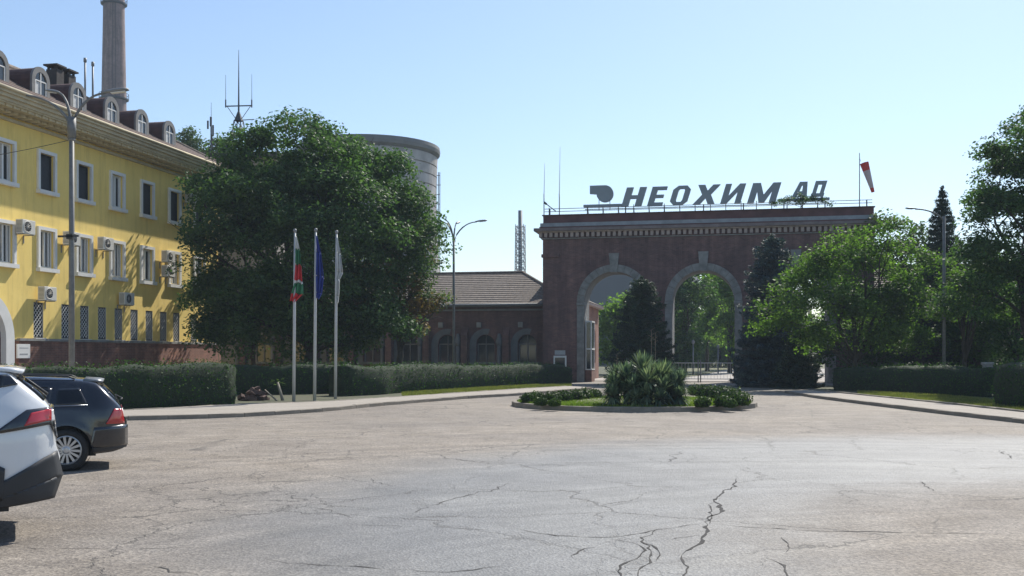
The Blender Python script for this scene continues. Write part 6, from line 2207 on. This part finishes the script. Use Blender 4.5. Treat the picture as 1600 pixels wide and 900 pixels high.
broadleaf('broadleaf_tree', 'very tall broadleaf tree at the right edge of the photo', (*at_px(1612, 45), 0.1), 10.5, 0.26,
    lobes_px([(1590, 232, 44), (1552, 238, 30, -1), (1570, 300, 52), (1622, 290, 70), (1548, 352, 40, -1), (1600, 380, 70), (1540, 425, 44, -1), (1590, 455, 62), (1520, 465, 36, -1), (1640, 420, 80), (1612, 205, 26, -3), (1650, 200, 50), (1530, 310, 20, -1), (1700, 300, 90), (1720, 430, 90), (1575, 262, 36), (1535, 375, 34), (1560, 395, 46, 1), (1600, 250, 50, 1)], 45, 0.95),
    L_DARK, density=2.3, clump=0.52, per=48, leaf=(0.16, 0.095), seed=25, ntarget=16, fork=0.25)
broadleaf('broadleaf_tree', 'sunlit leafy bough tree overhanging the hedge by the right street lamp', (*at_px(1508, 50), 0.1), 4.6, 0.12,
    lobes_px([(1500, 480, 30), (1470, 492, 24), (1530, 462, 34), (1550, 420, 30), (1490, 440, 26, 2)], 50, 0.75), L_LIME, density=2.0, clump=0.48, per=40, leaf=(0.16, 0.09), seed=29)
for i, (px, Z, lobes, lab) in enumerate((
    (1330, 60, [(1330, 500, 44), (1300, 540, 34), (1360, 545, 40)], 'shaded tree behind the maple, nearest the gateway'),
    (1440, 58, [(1440, 500, 50), (1400, 545, 40), (1470, 545, 44), (1450, 455, 34)], 'shaded tree behind the right hedge, left of the street lamp'),
    (1525, 57, [(1520, 490, 52), (1500, 545, 44), (1560, 540, 44), (1530, 430, 44)], 'shaded tree behind the right hedge, right of the street lamp'),
    (1590, 52, [(1590, 500, 56), (1570, 548, 36), (1630, 540, 50), (1600, 440, 50)], 'shaded tree behind the rightmost hedge'))):
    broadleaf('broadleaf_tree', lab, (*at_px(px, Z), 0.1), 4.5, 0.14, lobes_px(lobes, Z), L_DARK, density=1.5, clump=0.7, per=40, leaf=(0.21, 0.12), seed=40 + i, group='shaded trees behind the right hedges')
# avenue trees beyond the arches
for i, (px, Z, lobes, lab) in enumerate((
    (1070, 95, [(1070, 450, 30), (1062, 490, 32), (1075, 530, 30), (1050, 430, 26), (1056, 555, 26)], 'dark leafy tree at the left in the middle arch'),
    (1105, 112, [(1105, 430, 26), (1112, 470, 28), (1100, 500, 26), (1118, 520, 22), (1108, 400, 26)], 'bright tall tree in the centre of the middle arch'),
    (1140, 102, [(1140, 440, 24), (1146, 480, 26), (1135, 520, 24), (1150, 545, 22), (1150, 405, 26)], 'leafy tree at the right in the middle arch'),
    (1260, 100, [(1240, 430, 30), (1250, 480, 40), (1270, 520, 40), (1220, 520, 34)], 'leafy tree beyond the right arch'),
    (1178, 125, [(1178, 430, 30), (1182, 480, 36), (1175, 530, 36), (1190, 400, 30)], 'far leafy tree between the middle and right arches'),
    (1125, 150, [(1050, 520, 40), (1090, 540, 36), (1120, 520, 44), (1160, 540, 40), (1140, 480, 40), (1075, 470, 40), (1190, 530, 36), (1105, 562, 22), (1060, 560, 24), (1150, 564, 22)], 'broad far tree closing the avenue beyond the middle arch'),
    (962, 92, [(955, 505, 20), (975, 488, 20), (965, 520, 24), (950, 540, 22), (990, 480, 24)], 'light green tree seen through the left arch'))):
    broadleaf('avenue_tree', lab, (*at_px(px, Z), 0.05), hh(470, Z), 0.2, lobes_px(lobes, Z, 1.1), L_ALLEY if i not in (0,) else L_CHEST, density=1.3, clump=0.85, per=42, leaf=(0.30, 0.19), seed=60 + i, group='trees along the avenue beyond the arches')
# far belt of woodland closing the view behind the gateway
v_, f_ = [], []
lb_ = []
for k in range(70):
    a = -0.62 + 1.25 * k / 69
    Z = 230 + 40 * random.random()
    x, y = site(math.tan(a) * Z, Z)
    r = random.uniform(4, 7)
    lb_.append((x, y, r * 0.75, r, r, r))
(vv_, ff_), _ = crown_leaves(lb_, 0.10, 2.2, 22, (1.5, 1.0))
o = np_mesh('far_woodland', vv_, ff_, L_FAR)
struct(o, 'stuff', 'distant belt of trees closing the view'); o['category'] = 'woodland'
# shrub rooted on the gateway roof
broadleaf('roof_shrub', 'self sown shrub growing on the gateway roof under the small letters', (onV(1252, gate_v - 0.0)[0], gate_v + 0.25, 10.94), 0.55, 0.03,
    lobes_px([(1250, 308, 9), (1235, 313, 9), (1268, 312, 10), (1285, 315, 8), (1222, 316, 8), (1252, 315, 12), (1210, 319, 6), (1297, 318, 6)], 65.6), L_DARK, density=9, clump=0.22, per=16, leaf=(0.11, 0.06), seed=80, ntarget=6, fork=0.12, cat='shrub')

# ================================================================== AIR
mb = MB(); mb.box(-700, 700, -60, 600, -1.2, 90)
hz = build(mb, 'haze', plain('haze', (0.8, 0.8, 0.8)))
m, nt, N, L, B = new_mat('thin_haze')
N.remove(B)
pv_ = N.new('ShaderNodeVolumePrincipled')
pv_.inputs['Color'].default_value = (0.72, 0.86, 1.0, 1)
pv_.inputs['Density'].default_value = 0.00048
pv_.inputs['Anisotropy'].default_value = 0.0
L.new(pv_.outputs[0], N['Material Output'].inputs['Volume'])
hz.data.materials.clear()
hz.data.materials.append(m)
struct(hz, 'stuff', 'thin daytime haze over the whole site')
hz['category'] = 'haze'
